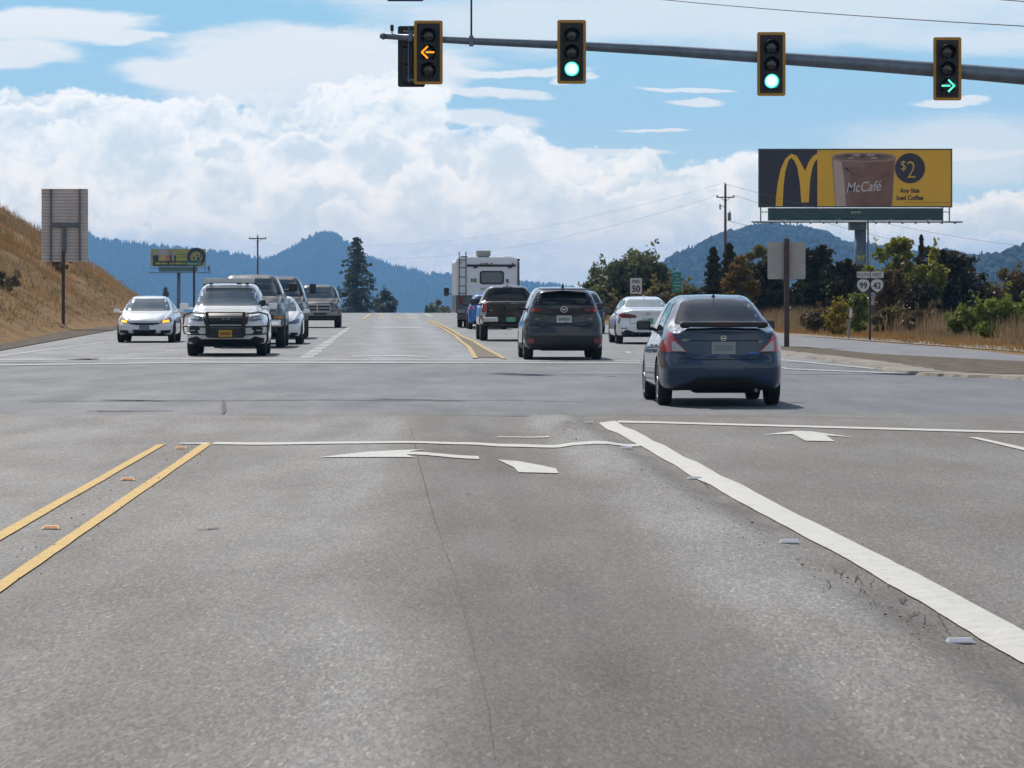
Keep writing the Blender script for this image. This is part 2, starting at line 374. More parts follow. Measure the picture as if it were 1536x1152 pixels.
def ground_poly(name,pts,m,off=.008,step=(.3,.8),parent=None,kind='structure',zf=None,world=False,smooth=True):
    "a flat outline on the ground given in picture points (or metres), cut up and draped over the surface"
    P=[p if world else G(*p) for p in pts]
    bm=bmesh.new(); f=bm.faces.new([bm.verts.new((p[0],p[1],0)) for p in P])
    for ax,stp in ((0,step[0]),(1,step[1])):
        lo=min(p[ax] for p in P); hi=max(p[ax] for p in P); k=math.ceil(lo/stp)
        while k*stp<hi:
            co=[0,0,0]; co[ax]=k*stp; no=[0,0,0]; no[ax]=1
            bmesh.ops.bisect_plane(bm,geom=bm.verts[:]+bm.edges[:]+bm.faces[:],plane_co=co,plane_no=no); k+=1
    z=zf or gz
    for v in bm.verts: v.co.z=z(v.co.x,v.co.y)+off
    bmesh.ops.triangulate(bm,faces=bm.faces)
    bmesh.ops.recalc_face_normals(bm,faces=bm.faces)
    if sum(f.normal.z for f in bm.faces)<0: bmesh.ops.reverse_faces(bm,faces=bm.faces)
    me=bpy.data.meshes.new(name); bm.to_mesh(me); bm.free(); me.materials.append(m)
    o=link(bpy.data.objects.new(name,me))
    if parent: o.parent=parent
    if kind: o['kind']=kind
    return o
def worn(name,c,wearc,amt):
    m=mat(name,c,.75,var=.10,vscale=6,bump=.3,bscale=60); nt=m.node_tree; B=nt.nodes['Principled BSDF']
    src=B.inputs['Base Color'].links[0].from_socket
    n=nt.nodes.new('ShaderNodeTexNoise'); n.inputs['Scale'].default_value=9; n.inputs['Detail'].default_value=8; n.inputs['Roughness'].default_value=.8
    tc=nt.nodes.new('ShaderNodeTexCoord'); nt.links.new(tc.outputs['Object'],n.inputs['Vector'])
    r=nt.nodes.new('ShaderNodeValToRGB'); r.color_ramp.elements[0].position=amt; r.color_ramp.elements[1].position=amt+.07; nt.links.new(n.outputs['Fac'],r.inputs[0])
    mx=nt.nodes.new('ShaderNodeMix'); mx.data_type='RGBA'; nt.links.new(r.outputs[0],mx.inputs[0]); nt.links.new(src,mx.inputs[6]); mx.inputs[7].default_value=wearc
    nt.links.new(mx.outputs[2],B.inputs['Base Color']); return m
PW=worn('road_paint_white',(.52,.50,.46,1),(.24,.22,.2,1),.575)
PY=worn('road_paint_yellow',(.56,.35,.08,1),(.22,.18,.12,1),.57)
PWF=worn('road_paint_white_far',(.42,.42,.41,1),(.22,.22,.22,1),.47)
CRK_DK=mat('crack_line_dark',(.05,.05,.052,1),.9); TARS=mat('crack_soft',(.10,.088,.076,1),.9)
def jag(a,b,n,amp,z=0):
    "points from a to b with a ragged edge"
    o=[]
    for i in range(n+1):
        t=i/n; o.append((a[0]+(b[0]-a[0])*t+random.uniform(-amp,amp)*(0<i<n),a[1]+(b[1]-a[1])*t+random.uniform(-amp,amp)*.3*(0<i<n)))
    return o
def line_quad(name,l0,l1,r0,r1,m,n=24,amp=.7,step=(.12,.4)):
    return ground_poly(name,jag(l0,l1,n,amp)+jag(r1,r0,n,amp),m,step=step)
line_quad('road_marking',(-300,967),(235,669),(-300,988),(249,667.5),PY,30,.5)
line_quad('road_marking',(-300,1077),(304,666),(-300,1101),(317.5,666.7),PY,34,.6)
line_quad('road_marking',(898,632.5),(1800,1135),(923,632),(1800,1080),PW,60,1.0)
line_quad('road_marking',(322,664.0),(958,664.8),(318,667.4),(960,668.3),PW,30,.0)
line_quad('road_marking',(270,665.6),(316,664.6),(270,667.0),(310,666.9),PW,3,.0)
line_quad('road_marking',(928,631.6),(1620,650.2),(924,634.0),(1620,653.4),PW,12,.2,step=(.5,.5))
line_quad('road_marking',(746,652.6),(823,651.0),(746,654),(823,652.6),PW,3,0)
ground_poly('road_marking',[(477.5,688.3),(548,681.3),(636,678.3),(613,682.5),(718,685.4),(719,690),(609,687),(622.5,691.7),(565,689.8)],PW,step=(.1,.3))
ground_poly('road_marking',[(746,688.3),(775,689.3),(811,694.5),(834,699),(838,706),(778,705.5),(771,698)],PW,step=(.1,.3))
ground_poly('road_marking',[(1145,653),(1193,647),(1217,648),(1281,657),(1239,654),(1252,663),(1208,662),(1189,652)],PW)
ground_poly('road_marking',[(1453,656.8),(1466,656.8),(1700,708),(1685,712)],PW)
FS=(.8,3.)
def fm(pts,m=None,off=.006): return ground_poly('road_marking',pts,m or PWF,off=off,step=FS,zf=lambda x,y:prof(y))
fm([(-60,547.5),(300,542.8),(960,544),(960,545.6),(300,544.6),(-60,549.6)])
fm([(-60,539.5),(250,537.6),(960,541.4),(960,542.6),(250,539),(-60,541.3)])
fm([(1175,552.6),(1400,561.2),(1400,563),(1175,554.2)]); fm([(1170,539),(1300,551),(1398,560),(1398,562),(1300,553),(1170,540.6)])
fm([(960,545.5),(1180,551.5),(1180,553),(960,547)])
fm([(0,533),(155,513.4),(155,514.6),(0,535)]); fm([(250,526.3),(262,525.3),(262,527.2),(247,528)]); fm([(90,540),(140,537.5),(150,539),(100,541.5)])
fm([(528,533.7),(600,532.4),(642,534.3),(642,536),(600,534.6),(528,535.4)]); fm([(560,490.6),(590,490.6),(590,492),(560,492)]); fm([(592,490.2),(634,490.3),(634,492),(592,491.8)])
fm([(634,470.3),(641,470.6),(651,474.3),(645,475.2)]); fm([(936,527.5),(945,527.5),(948,530.5),(941,530.5)])
for k in range(11):      # broken-up wide white line, far left-turn bay
    t0=k/11; t1=t0+.082; a=(449+74*t0,537-47*t0); b=(449+74*t1,537-47*t1); w0=21-15.5*t0; w1=21-15.5*t1
    fm([(a[0]+random.uniform(-1.5,1.5),a[1]),(a[0]+w0+random.uniform(-2,1),a[1]),(b[0]+w1+random.uniform(-2,1),b[1]),(b[0]+random.uniform(-1,1),b[1])])
PYF=worn('road_paint_yellow_far',(.46,.31,.09,1),(.26,.22,.15,1),.52)
def wiggle(pts,w0,w1,m):
    L=[];Rr=[];n=len(pts)
    for i,p in enumerate(pts):
        w=w0+(w1-w0)*i/(n-1); L.append((p[0]-w/2,p[1])); Rr.append((p[0]+w/2,p[1]))
    fm(L+Rr[::-1],m,off=.018)
wiggle([(641,481),(657,489),(671,497),(684,505),(692,513),(703,521),(708,529),(713,538)],3.5,8,PYF)
wiggle([(646,480.5),(662,488),(679,496),(693,505),(712,513),(726,522),(741,530),(757,539)],3.5,8,PYF)
ground_poly('median_strip',[(644,482),(648,482),(664,489),(681,497),(696,506),(714,514),(729,523),(752,537),(717,537),(710,528),(705,520),(694,512),(686,504),(672,496),(658,488)],mat('median_grit',(.17,.135,.095,1),.95,var=.3,vscale=1.2),off=.012,step=FS,zf=lambda x,y:prof(y))
wiggle([(545,479),(549,476),(554,472),(560,470)],4,4,PYF); wiggle([(563,474),(571,472),(572,470)],4,4,PYF)
for a in [(566,475.5,578,477),(590,474.8,604,476),(612,475.5,626,476.6)]: fm([(a[0],a[1]),(a[2],a[3]),(a[2]-2,a[3]+1.2),(a[0]+1,a[1]+1.2)],PYF)
# joints, cracks and dark lines on the asphalt
def ragged_line(pts,w,m,near=True):
    L=[];Rr=[]
    P=[]
    for a,b in zip(pts[:-1],pts[1:]):
        n=6
        for i in range(n): P.append((a[0]+(b[0]-a[0])*i/n+random.uniform(-1,1)*.8,a[1]+(b[1]-a[1])*i/n+random.uniform(-1,1)*.15))
    P.append(pts[-1]); GG=[G(*p) for p in P]; n=len(GG)
    for i,g in enumerate(GG):
        q=GG[min(i+1,n-1)]; o=GG[max(i-1,0)]; d=Vector((q[0]-o[0],q[1]-o[1])).normalized(); nn=Vector((-d.y,d.x)); ww=w*(.35+.65*math.sin(math.pi*(i+.3)/(n-.4)))*random.uniform(.6,1.2)/2
        L.append((g[0]+nn.x*ww,g[1]+nn.y*ww)); Rr.append((g[0]-nn.x*ww,g[1]-nn.y*ww))
    V=[];Fc=[]
    for a,b in zip(L,Rr): V+= [(a[0],a[1],gz(*a)+.007),(b[0],b[1],gz(*b)+.007)]
    for i in range(n-1): Fc.append((2*i,2*i+1,2*i+3,2*i+2))
    return V,Fc
CV=[];CF=[]
def addc(VF):
    o=len(CV); CV.extend(VF[0]); CF.extend([tuple(i+o for i in f) for f in VF[1]])
addc(ragged_line([(614,640),(620,662),(626,690),(634,720),(642,750),(652,785),(660,805)],.007,TARS))
addc(ragged_line([(0,601.5),(120,602),(240,601.2),(360,601),(480,600),(640,601.5),(760,600),(880,603)],.16,CRK_DK)); addc(ragged_line([(130,616.6),(180,617),(262,616.5)],.2,CRK_DK)); addc(ragged_line([(560,598.5),(640,600),(700,601.5)],.22,CRK_DK))  # dark lines across the road, wider in places
addc(ragged_line([(150,600),(200,601),(250,601.6)],.3,CRK_DK)); addc(ragged_line([(295,794.5),(312,794.5),(328,792.5)],.05,CRK_DK))
for q in [[(1128,793),(1148,795.5),(1166,794.5)],[(1385,930),(1402,932),(1416,933)],[(1040,712),(1056,721),(1064,730)],[(1050,717),(1060,716)],[(1240,868),(1246,880),(1242,890)],[(1285,860),(1282,870)],[(48,803),(60,805.5),(75,804)],[(898,663.5),(912,665.5)],[(1395,900),(1412,925),(1425,945)],[(700,744),(706,741)]]:
    addc(ragged_line(q,.009,CRK_DK))
for k in range(46):
    px=random.choice([random.gauss(1310,50),random.gauss(728,9),random.gauss(1375,30)]); py={0:0}.get(1,random.gauss(0,1))
    if px<760: continue
    elif px<1000: py=random.uniform(870,920)
    else: py=random.uniform(858,900)+(px-1290)*.35
    addc(ragged_line([(px,py),(px+random.uniform(-7,9),py+random.uniform(2,8)),(px+random.uniform(-7,9),py+random.uniform(5,12))],.006,TARS))
tag(mobj('asphalt_cracks_lines',CV,CF,CRK_DK),kind='structure')
CV=[];CF=[]
addc(ragged_line([(660,806),(676,850),(690,900),(700,940),(712,990),(730,1060),(742,1150)],.006,TARS)); addc(ragged_line([(0,623),(300,622.5),(600,623),(900,622),(1200,626),(1536,634)],.05,TARS)); addc(ragged_line([(335,600),(336,615),(334,622)],.06,TARS))
tag(mobj('asphalt_joint',CV,CF,TARS),kind='structure')
# slip lane, island and shoulder on the right
ground_poly('slip_lane',[(1060,494),(1150,499.5),(1303,512),(1427,521),(1536,532.5),(1900,560),(1900,571),(1536,542.6),(1313,531),(1208,520.5),(1177,519.5),(1060,508)],A_SLIP,off=-.008,step=(1,4),zf=lambda x,y:prof(y))
GRAV=mat('gravel',(.075,.058,.043,1),1.,spec=.1,bump=1.,bscale=7,col2=(.19,.155,.12,1),vscale=2.6)
KERB=mat('kerb_concrete',(.15,.125,.10,1),.95,col2=(.34,.30,.25,1),vscale=1.1,bump=.6,bscale=5)
ground_poly('gravel_island',[(1060,506),(1177,519.6),(1208,520.6),(1313,531.2),(1536,542.7),(1900,571),(1900,590),(1536,566.5),(1420,562.5),(1379,558.5),(1319,547),(1177,530.5),(1060,515)],GRAV,off=.012,step=(1,4),zf=lambda x,y:0)
def kerb(name,pts,w,h,m):
    g0=[G(*p) for p in pts]; g=[]
    for a,b in zip(g0[:-1],g0[1:]):
        for i in range(12): g.append((a[0]+(b[0]-a[0])*i/12+random.gauss(0,.04),a[1]+(b[1]-a[1])*i/12+random.gauss(0,.06)))
    g.append(g0[-1]); V=[];Fc=[]; n=len(g)
    for i,p in enumerate(g):
        q=g[min(i+1,n-1)]; o=g[max(i-1,0)]; d=Vector((q[0]-o[0],q[1]-o[1])).normalized(); nn=Vector((-d.y,d.x))
        for k,z in ((-.5,0),(-.42,h),(.42,h),(.5,0)): V.append((p[0]+nn.x*w*k,p[1]+nn.y*w*k,z-.01*(z==0)))
    for i in range(n-1):
        for k in range(3): a=4*i+k; Fc.append((a,a+4,a+5,a+1))
    Fc.append((0,1,2,3)); Fc.append((4*n-1,4*n-2,4*n-3,4*n-4))
    return tag(mobj(name,V,Fc,m),kind='structure')
kerb('kerb',[(1060,516),(1177,531),(1240,538),(1319,548),(1379,559),(1420,563.5),(1536,567.5),(1900,592)],.9,.05,KERB)
ground_poly('gravel_shoulder',[(1060,490),(1177,499),(1407,512),(1536,521),(1800,540),(1800,548),(1536,527),(1407,517.5),(1177,501.6),(1060,493)],mat('pale_grit',(.19,.155,.11,1),.95,col2=(.28,.235,.17,1),vscale=1.),off=-.012,step=(1,4),zf=lambda x,y:prof(y))
# left shoulder: gravel strip at the foot of the cutting
LS=[(edgeL(y)+.25,y) for y in frange(84,280,7)]; ground_poly('gravel_shoulder',LS+[(x-1.35-.3*math.sin(y),y) for x,y in LS[::-1]],GRAV,off=.02,step=(1,4),zf=lambda x,y:prof(y),world=True)
# ------------------------------------------------------------------ the land as one sheet
DRY=mat('dry_earth_and_grass',(.15,.085,.033,1),.95,spec=.1,bump=.8,bscale=2.,col2=(.27,.165,.068,1),vscale=.35)
xs=[-9000,-5000,-2500,-1200,-600,-300,-160,-110,-80]+frange(-64,-13,.8)+frange(-12,14,2)+frange(15,60,3)+[80,120,200,400,800,1600,3000,5000,9000]
ys=[-200,-50,0,40,60,78]+frange(80,300,2.2)+frange(304,420,6)+[450,500,600,800,1200,1800,2400,3200,4500,6500,9000,12000]
tag(grid_obj('ground',xs,ys,groundz,DRY),kind='structure')
# ------------------------------------------------------------------ dry grass, weeds
def blades(P,h,w,lean,rs):
    "P Nx3 root points -> triangles"
    n=len(P); a=rs.uniform(0,2*np.pi,n); dx=np.cos(a)*w/2; dyy=np.sin(a)*w/2
    la=rs.uniform(0,2*np.pi,n); ll=rs.uniform(0,1,n)*lean*h
    V=np.empty((n,3,3)); V[:,0]=P-np.stack([dx,dyy,0*dx],1); V[:,1]=P+np.stack([dx,dyy,0*dx],1); V[:,2]=P+np.stack([np.cos(la)*ll,np.sin(la)*ll,h],1)
    return V.reshape(-1,3)
def tri_obj(name,V,m,per=3,parent=None,loc=None):
    n=len(V)//per; me=bpy.data.meshes.new(name); me.vertices.add(len(V)); me.vertices.foreach_set('co',np.asarray(V,dtype=np.float32).ravel())
    me.loops.add(len(V)); me.loops.foreach_set('vertex_index',np.arange(len(V),dtype=np.int32))
    me.polygons.add(n); me.polygons.foreach_set('loop_start',np.arange(0,n*per,per,dtype=np.int32)); me.polygons.foreach_set('loop_total',np.full(n,per,dtype=np.int32))
    me.update(); me.materials.append(m); o=bpy.data.objects.new(name,me)
    if parent: o.parent=parent
    if loc is not None: o.location=loc
    return link(o)
def foliage_mat(name,a,b,c,scale=1.2,trans=.35,rough=.6):
    m=bpy.data.materials.new(name); m.use_nodes=True; nt=m.node_tree; B=nt.nodes['Principled BSDF']; lk=nt.links
    tc=nt.nodes.new('ShaderNodeTexCoord'); n=nt.nodes.new('ShaderNodeTexNoise'); n.inputs['Scale'].default_value=scale; n.inputs['Detail'].default_value=6; n.inputs['Roughness'].default_value=.75; lk.new(tc.outputs['Object'],n.inputs['Vector'])
    r=nt.nodes.new('ShaderNodeValToRGB'); e=r.color_ramp.elements; e[0].position=.33; e[0].color=a; e[1].position=.66; e[1].color=c; k=e.new(.5); k.color=b
    lk.new(n.outputs['Fac'],r.inputs[0]); lk.new(r.outputs[0],B.inputs['Base Color']); B.inputs['Roughness'].default_value=rough; B.inputs['Specular IOR Level'].default_value=.3
    t=nt.nodes.new('ShaderNodeBsdfTranslucent'); lk.new(r.outputs[0],t.inputs[0]); mx=nt.nodes.new('ShaderNodeMixShader'); mx.inputs[0].default_value=trans
    out=nt.nodes['Material Output']; lk.new(B.outputs[0],mx.inputs[1]); lk.new(t.outputs[0],mx.inputs[2]); lk.new(mx.outputs[0],out.inputs[0]); MATS[name]=m; return m
G_HILL=foliage_mat('dry_grass_hill',(.20,.105,.034,1),(.33,.19,.065,1),(.42,.26,.095,1),.3,.35)
G_HILL2=foliage_mat('dry_brush',(.18,.13,.085,1),(.26,.19,.12,1),(.32,.24,.14,1),.3,.4)
G_WEED=foliage_mat('tall_weeds',(.17,.10,.065,1),(.27,.19,.10,1),(.40,.31,.17,1),.7,.35)
G_GREEN=foliage_mat('green_weeds',(.07,.09,.03,1),(.12,.14,.045,1),(.2,.2,.07,1),.6,.3)
rs=np.random.RandomState(3)
def hill_tufts(n,hmin,hmax,w,spread,k,seed,clump=None):
    rs=np.random.RandomState(seed); P=[];H=[]
    while len(P)<n:
        y=85+rs.rand()**1.25*190; d=rs.rand()**.8*24
        x=edgeL(y)-1.9-d
        if clump is not None:
            q=pnoise(Vector((x*.16,y*.07,clump)))
            if q<.12: continue
        z=groundz(x,y)
        if d<6: s=.35+.65*d/6
        else: s=1
        for j in range(k):
            P.append((x+rs.normal()*spread,y+rs.normal()*spread,z-.04)); H.append(rs.uniform(hmin,hmax)*s)
    P=np.array(P);H=np.array(H); return blades(P,H,w,.55,rs)
tag(tri_obj('dry_grass',hill_tufts(120000,.16,.48,.045,.16,5,1),G_HILL),'tan dry grass covering the steep roadside bank on the left','grass',kind='stuff')
tag(tri_obj('dry_brush',hill_tufts(20000,.3,.65,.04,.3,9,2,clump=3.3),G_HILL2),'brown dead brush in patches over the tan grassy bank on the left','brush',kind='stuff')
tag(tri_obj('green_weeds',hill_tufts(7000,.2,.5,.05,.35,12,5,clump=9.1)[:7000*3//1],G_GREEN),'thin green weeds scattered over the tan grassy bank on the left','weeds',kind='stuff')
XR=[(70,14.5),(77,13.9),(88,13.2),(101,12.9),(113,11.9),(137,10.4),(150,8.5),(165,6.8),(290,1.8)]
def xr(y): return float(np.interp(y,[a for a,b in XR],[b for a,b in XR]))
def right_tufts(n,hf,w,spread,k,seed,y0,y1,d0,d1,lean=.4,thr=None):
    rs=np.random.RandomState(seed); P=[];H=[]
    while len(P)<n:
        y=rs.uniform(y0,y1); d=d0+(d1-d0)*rs.rand(); x=xr(y)+d; h=hf(d,y)
        q=pnoise(Vector((x*.35,y*.2,seed)))
        if thr is not None and q<thr: continue
        for j in range(k):
            P.append((x+rs.normal()*spread,y+rs.normal()*spread,groundz(x,y)-.03)); H.append(h*rs.uniform(.4,1.1)*(1+.8*q))
    return blades(np.array(P),np.array(H),w,lean,rs)
tag(tri_obj('dry_grass',right_tufts(50000,lambda d,y:.12+.10*min(1,d/2),.04,.1,5,11,78,230,.3,9),G_HILL),'short tan grass verge along the far side of the right slip lane','grass',kind='stuff')
tag(tri_obj('tall_weeds',np.concatenate([right_tufts(30000,lambda d,y:.16+.32*min(1,max(0,d-2)/3),.035,.3,12,13,95,190,2.2,7,.8,thr=-.05),right_tufts(9000,lambda d,y:.75,.035,.25,8,15,110,180,3.,7,.5,thr=.15)]),G_WEED),'reddish brown and straw tall weeds in front of the trees on the right','weeds',kind='stuff')
# ------------------------------------------------------------------ trees
BARK=mat('bark',(.10,.075,.055,1),.95,var=.3,vscale=4,bump=.8,bscale=12)
def leaf_quads(P,s,rs,up=.0):
    n=len(P); a=rs.normal(size=(n,3)); a/=np.linalg.norm(a,axis=1)[:,None]; b=rs.normal(size=(n,3)); b[:,2]+=up; b-=a*(a*b).sum(1)[:,None]; b/=np.linalg.norm(b,axis=1)[:,None]
    s=(s*rs.uniform(.55,1.25,n))[:,None]; a=a*s*.5; b=b*s*.75
    V=np.empty((n,4,3)); V[:,0]=P-b; V[:,1]=P+a*.8-b*.1; V[:,2]=P+b; V[:,3]=P-a*.8-b*.1
    return V.reshape(-1,3)
def make_tree(name,px,ytop,wpx,D,shape,m,label,group=None,seed=0,ybase=None,n=3500,leaf=.2,base_z=None,dens=1.,cat='tree',gaps=.25):
    rs=np.random.RandomState(seed+100); rnd=random.Random(seed)
    x=(px-CX)/F*D; z0=groundz(x,D) if base_z is None else base_z
    H=CH-(ytop-HY)/F*D-z0; Wd=wpx/F*D
    root=empty(name,(x,D,z0)); tag(root,label,cat,group)
    bm=bmesh.new(); P=[]; r=Wd/2
    tips=[]
    if shape in('round','shrub'):
        th=H*(.16 if shape=='round' else .03)
        nc=max(12,int((44 if shape=='round' else 30)*dens)); cs=[]
        for i in range(nc):
            while True:
                q=rs.uniform(-1,1,3)
                if (q**2).sum()<1 and rs.rand()<.35+.65*np.sqrt((q**2).sum()): break
            zc=th+(H-th)*(.5+.5*q[2])
            wr=1-.38*max(0,q[2])**1.5-.15*max(0,-q[2])
            cs.append((q[0]*r*.86*wr*(.85+.3*rs.rand()),q[1]*r*.8*wr,zc*(.90+.1*rs.rand())))
        for c in cs:
            cr=r*rs.uniform(.16,.34); k=int(n/nc*rs.uniform(.6,1.4)); q=rs.normal(size=(k,3)); q/=np.linalg.norm(q,axis=1)[:,None]; q*=(rs.rand(k)**.45)[:,None]
            P.append(np.array(c)+q*np.array([cr,cr,cr*.8])); tips.append(c)
        for c in rnd.sample(cs,min(9,len(cs))):   # shoots that break the outline
            k=18; d=np.array([c[0]*.25,c[1]*.2,r*.35]); t=rs.rand(k)[:,None]; P.append(np.array(c)+d*t*1.6+rs.normal(size=(k,3))*leaf*.5)
        limbs=rnd.sample(cs,min(9,len(cs)))
        hh=H*.62
        bm_tube(bm,(0,0,-.2),(0,0,hh*.5),H*.030,H*.022,9); bm_tube(bm,(0,0,hh*.5),(r*.05,0,hh),H*.022,H*.010,8)
        for c in limbs:
            zb=min(c[2]*.6,hh*.8); bm_tube(bm,(0,0,zb),(c[0]*.55,c[1]*.55,(zb+c[2])/2),H*.012,H*.008,6); bm_tube(bm,(c[0]*.55,c[1]*.55,(zb+c[2])/2),c,H*.008,H*.003,6)
    elif shape=='spiky':      # many upright leaders, each its own narrow plume
        for i in range(int(20*dens)):
            a=rs.rand()*6.28; d=rs.rand()**.5*r*.86; bx,by=d*np.cos(a),d*np.sin(a)
            h=H*(1-.5*(abs(bx)/r)**1.6)*rs.uniform(.6,1.); k=int(n/17); t=rs.rand(k)**.8
            rad=(r*.36*(1-t)**.6+.03); q=rs.normal(size=(k,3)); P.append(np.stack([bx+q[:,0]*rad*.62,by+q[:,1]*rad*.62,h*(.12+.88*t)+q[:,2]*.1],1))
            bm_tube(bm,(bx*.3,by*.3,-.1),(bx,by,h*.9),H*.014,H*.003,6)
    elif shape=='pine':
        bm_tube(bm,(0,0,-.2),(0,0,H*.5),H*.022,H*.012,9); bm_tube(bm,(0,0,H*.5),(0,0,H*.99),H*.012,H*.002,8)
        nb=int(105*dens)
        for i in range(nb):
            t=(i+.5)/nb; t=.04+.95*t; z=H*t; L=r*((1-t)**.72)*rs.uniform(.45,1.1)+.06*r; a=i*2.4+rs.rand(); 
            k=max(6,int(n/nb*(1-t+.25)*1.5)); s=rs.rand(k)**.75; drop=-.22*s*s*L+.12*s*L
            q=rs.normal(size=(k,3))*np.array([1,1,.45]); wv_=L*.13*(1.1-s)+leaf*.25
            P.append(np.stack([np.cos(a)*L*s+q[:,0]*wv_,np.sin(a)*L*s+q[:,1]*wv_,z+drop+q[:,2]*wv_],1))
            if t<.85: bm_tube(bm,(0,0,z),(np.cos(a)*L*.85,np.sin(a)*L*.85,z-.1*L),H*.004,H*.0012,5)
    elif shape=='cedar':      # dark, layered, ragged boughs reaching sideways and up
        bm_tube(bm,(0,0,-.2),(r*.05,0,H*.85),H*.035,H*.008,9)
        nb=int(50*dens)
        for i in range(nb):
            t=.06+.92*(i+.5)/nb; z=H*t*.93; L=r*(1-.62*t**2.0)*rs.uniform(.5,1.12); a=i*2.4+rs.rand()*.8
            k=int(n/nb*rs.uniform(.7,1.3)); s=rs.rand(k)**.6; rise=(.16+.3*t)*s**1.6*L
            q=rs.normal(size=(k,3)); wv_=L*.17*(1.15-s)+leaf*.3
            P.append(np.stack([np.cos(a)*L*s+q[:,0]*wv_,np.sin(a)*L*s+q[:,1]*wv_,z+rise+q[:,2]*wv_*.55],1))
            bm_tube(bm,(0,0,z),(np.cos(a)*L*.8,np.sin(a)*L*.8,z+.1*L),H*.006,H*.002,5)
    elif shape=='spire':
        bm_tube(bm,(0,0,-.2),(0,0,H*.95),H*.018,H*.004,8)
        t=rs.rand(n)**.9; rad=r*(1-t)**.55*(.75+.35*np.sin(t*60+rs.rand(n)))+.02; a=rs.rand(n)*6.28; s=rs.rand(n)**.35
        P.append(np.stack([np.cos(a)*rad*s,np.sin(a)*rad*s,H*(.03+.97*t)],1))
    P=np.concatenate(P); P=P[P[:,2]>.02]
    tri_obj('crown' if cat=='tree' else 'foliage',leaf_quads(P,leaf,rs,.6),m,4,root)
    bobj('trunk' if cat=='tree' else 'stem',bm,BARK,root,True)
    return root
F_POP=foliage_mat('leaves_grey_green',(.075,.088,.04,1),(.12,.135,.058,1),(.20,.21,.085,1),.9,.45)
F_DARK=foliage_mat('needles_dark',(.027,.028,.012,1),(.047,.047,.019,1),(.082,.080,.028,1),1.,.2)
F_FIR=foliage_mat('needles_fir',(.065,.085,.06,1),(.09,.115,.075,1),(.13,.15,.09,1),1.,.35)
F_AUT=foliage_mat('leaves_autumn',(.12,.085,.025,1),(.20,.135,.035,1),(.28,.17,.05,1),.8)
F_YG=foliage_mat('leaves_yellow_green',(.12,.135,.024,1),(.24,.25,.04,1),(.38,.36,.065,1),.8,.45)
F_OLV=foliage_mat('leaves_olive',(.09,.085,.025,1),(.16,.14,.038,1),(.24,.19,.05,1),.8,.45)
F_OLV2=foliage_mat('leaves_bank_green',(.13,.14,.065,1),(.19,.19,.09,1),(.28,.25,.13,1),.8,.5)
F_LIME=foliage_mat('leaves_lime',(.11,.145,.022,1),(.19,.23,.036,1),(.30,.32,.065,1),1.1,.4)
F_RUS=foliage_mat('leaves_russet',(.09,.055,.03,1),(.13,.085,.035,1),(.12,.12,.04,1),.8)
F_YEL=foliage_mat('leaves_yellow',(.22,.17,.02,1),(.32,.24,.03,1),(.38,.26,.05,1),1.)
T=make_tree
TG='trees behind the right roadside'
T('fir_tree',535,355,92,470,'pine',F_FIR,'tall lone fir rising beyond the road crest left of centre',n=4300,leaf=.34,seed=1,base_z=prof(470))
T('round_tree',577,434,40,480,'round',F_FIR,'small round dark tree right of the tall lone fir',n=2600,leaf=.35,seed=2,base_z=prof(480))
T('distant_tree',662,449,40,640,'round',F_OLV,'hazy low tree beyond the crest just left of the motorhome',n=1200,leaf=.5,seed=3,base_z=prof(640)); T('distant_tree',648,455,28,600,'round',F_POP,'smallest hazy bush beyond the crest left of the motorhome',n=900,leaf=.4,seed=4,base_z=prof(600)); T('distant_tree',640,458,16,560,'spire',F_POP,'thin hazy sapling at the crest, leftmost of the growth beside the motorhome',n=500,leaf=.3,seed=6,base_z=prof(560))
T('distant_tree',248,431,16,520,'pine',F_FIR,'tiny fir left of the far yellow billboard pole',n=700,leaf=.4,seed=8,base_z=prof(520))
T('leafy_tree',950,380,128,225,'round',F_POP,'large grey green leafy tree with upright shoots behind the speed limit sign',TG,n=6500,leaf=.24,seed=10,dens=1.3)
T('leafy_tree',955,371,60,226,'spiky',F_POP,'grey green leaders standing highest above the speed limit sign',TG,n=1500,leaf=.22,seed=40)
T('leafy_tree',902,400,60,232,'round',F_POP,'grey green leafy tree at the left end of the right tree line',TG,n=2800,leaf=.24,seed=11)
T('leafy_tree',905,438,60,215,'round',F_OLV,'low olive bush beneath the left end of the right tree line',TG,n=2200,leaf=.22,seed=12)
T('leafy_tree',1000,425,90,212,'round',F_OLV,'olive tree around the small green sign behind the blue sedan roof',TG,n=3500,leaf=.22,seed=13)
T('leafy_tree',1040,424,60,230,'round',F_POP,'pale green tree between the green sign and the dark cypress',TG,n=2200,leaf=.22,seed=14)
T('cypress',1070,372,44,190,'spire',F_DARK,'dark rounded cypress left of the autumn tree below the utility pole',TG,n=6500,leaf=.16,seed=15)
T('cypress',1094,366,46,200,'spire',F_DARK,'dark cypress straight below the wooden utility pole',TG,n=6000,leaf=.16,seed=16)
T('autumn_tree',1108,386,62,165,'round',F_AUT,'yellow and orange autumn tree left of the blank sign back',TG,n=3800,leaf=.17,seed=17)
T('leafy_tree',1142,356,70,215,'round',F_OLV,'thin grey olive tree top rising behind the blank sign back',TG,n=2600,leaf=.2,seed=18,dens=.8)
T('cedar_tree',1150,392,110,172,'cedar',F_DARK,'dark cedar spreading behind and left of the blank sign back',TG,n=6500,leaf=.17,seed=19)
T('cedar_tree',1222,368,110,170,'cedar',F_DARK,'dark ragged cedar between the blank sign back and the billboard pole',TG,n=8500,leaf=.17,seed=20)
T('cedar_tree',1268,388,84,165,'cedar',F_DARK,'dark cedar crossing the foot of the billboard pole',TG,n=6000,leaf=.17,seed=21)
T('leafy_tree',1348,350,92,158,'round',F_YG,'tall yellow green leafy tree right of the billboard pole',TG,n=6200,leaf=.17,seed=22)
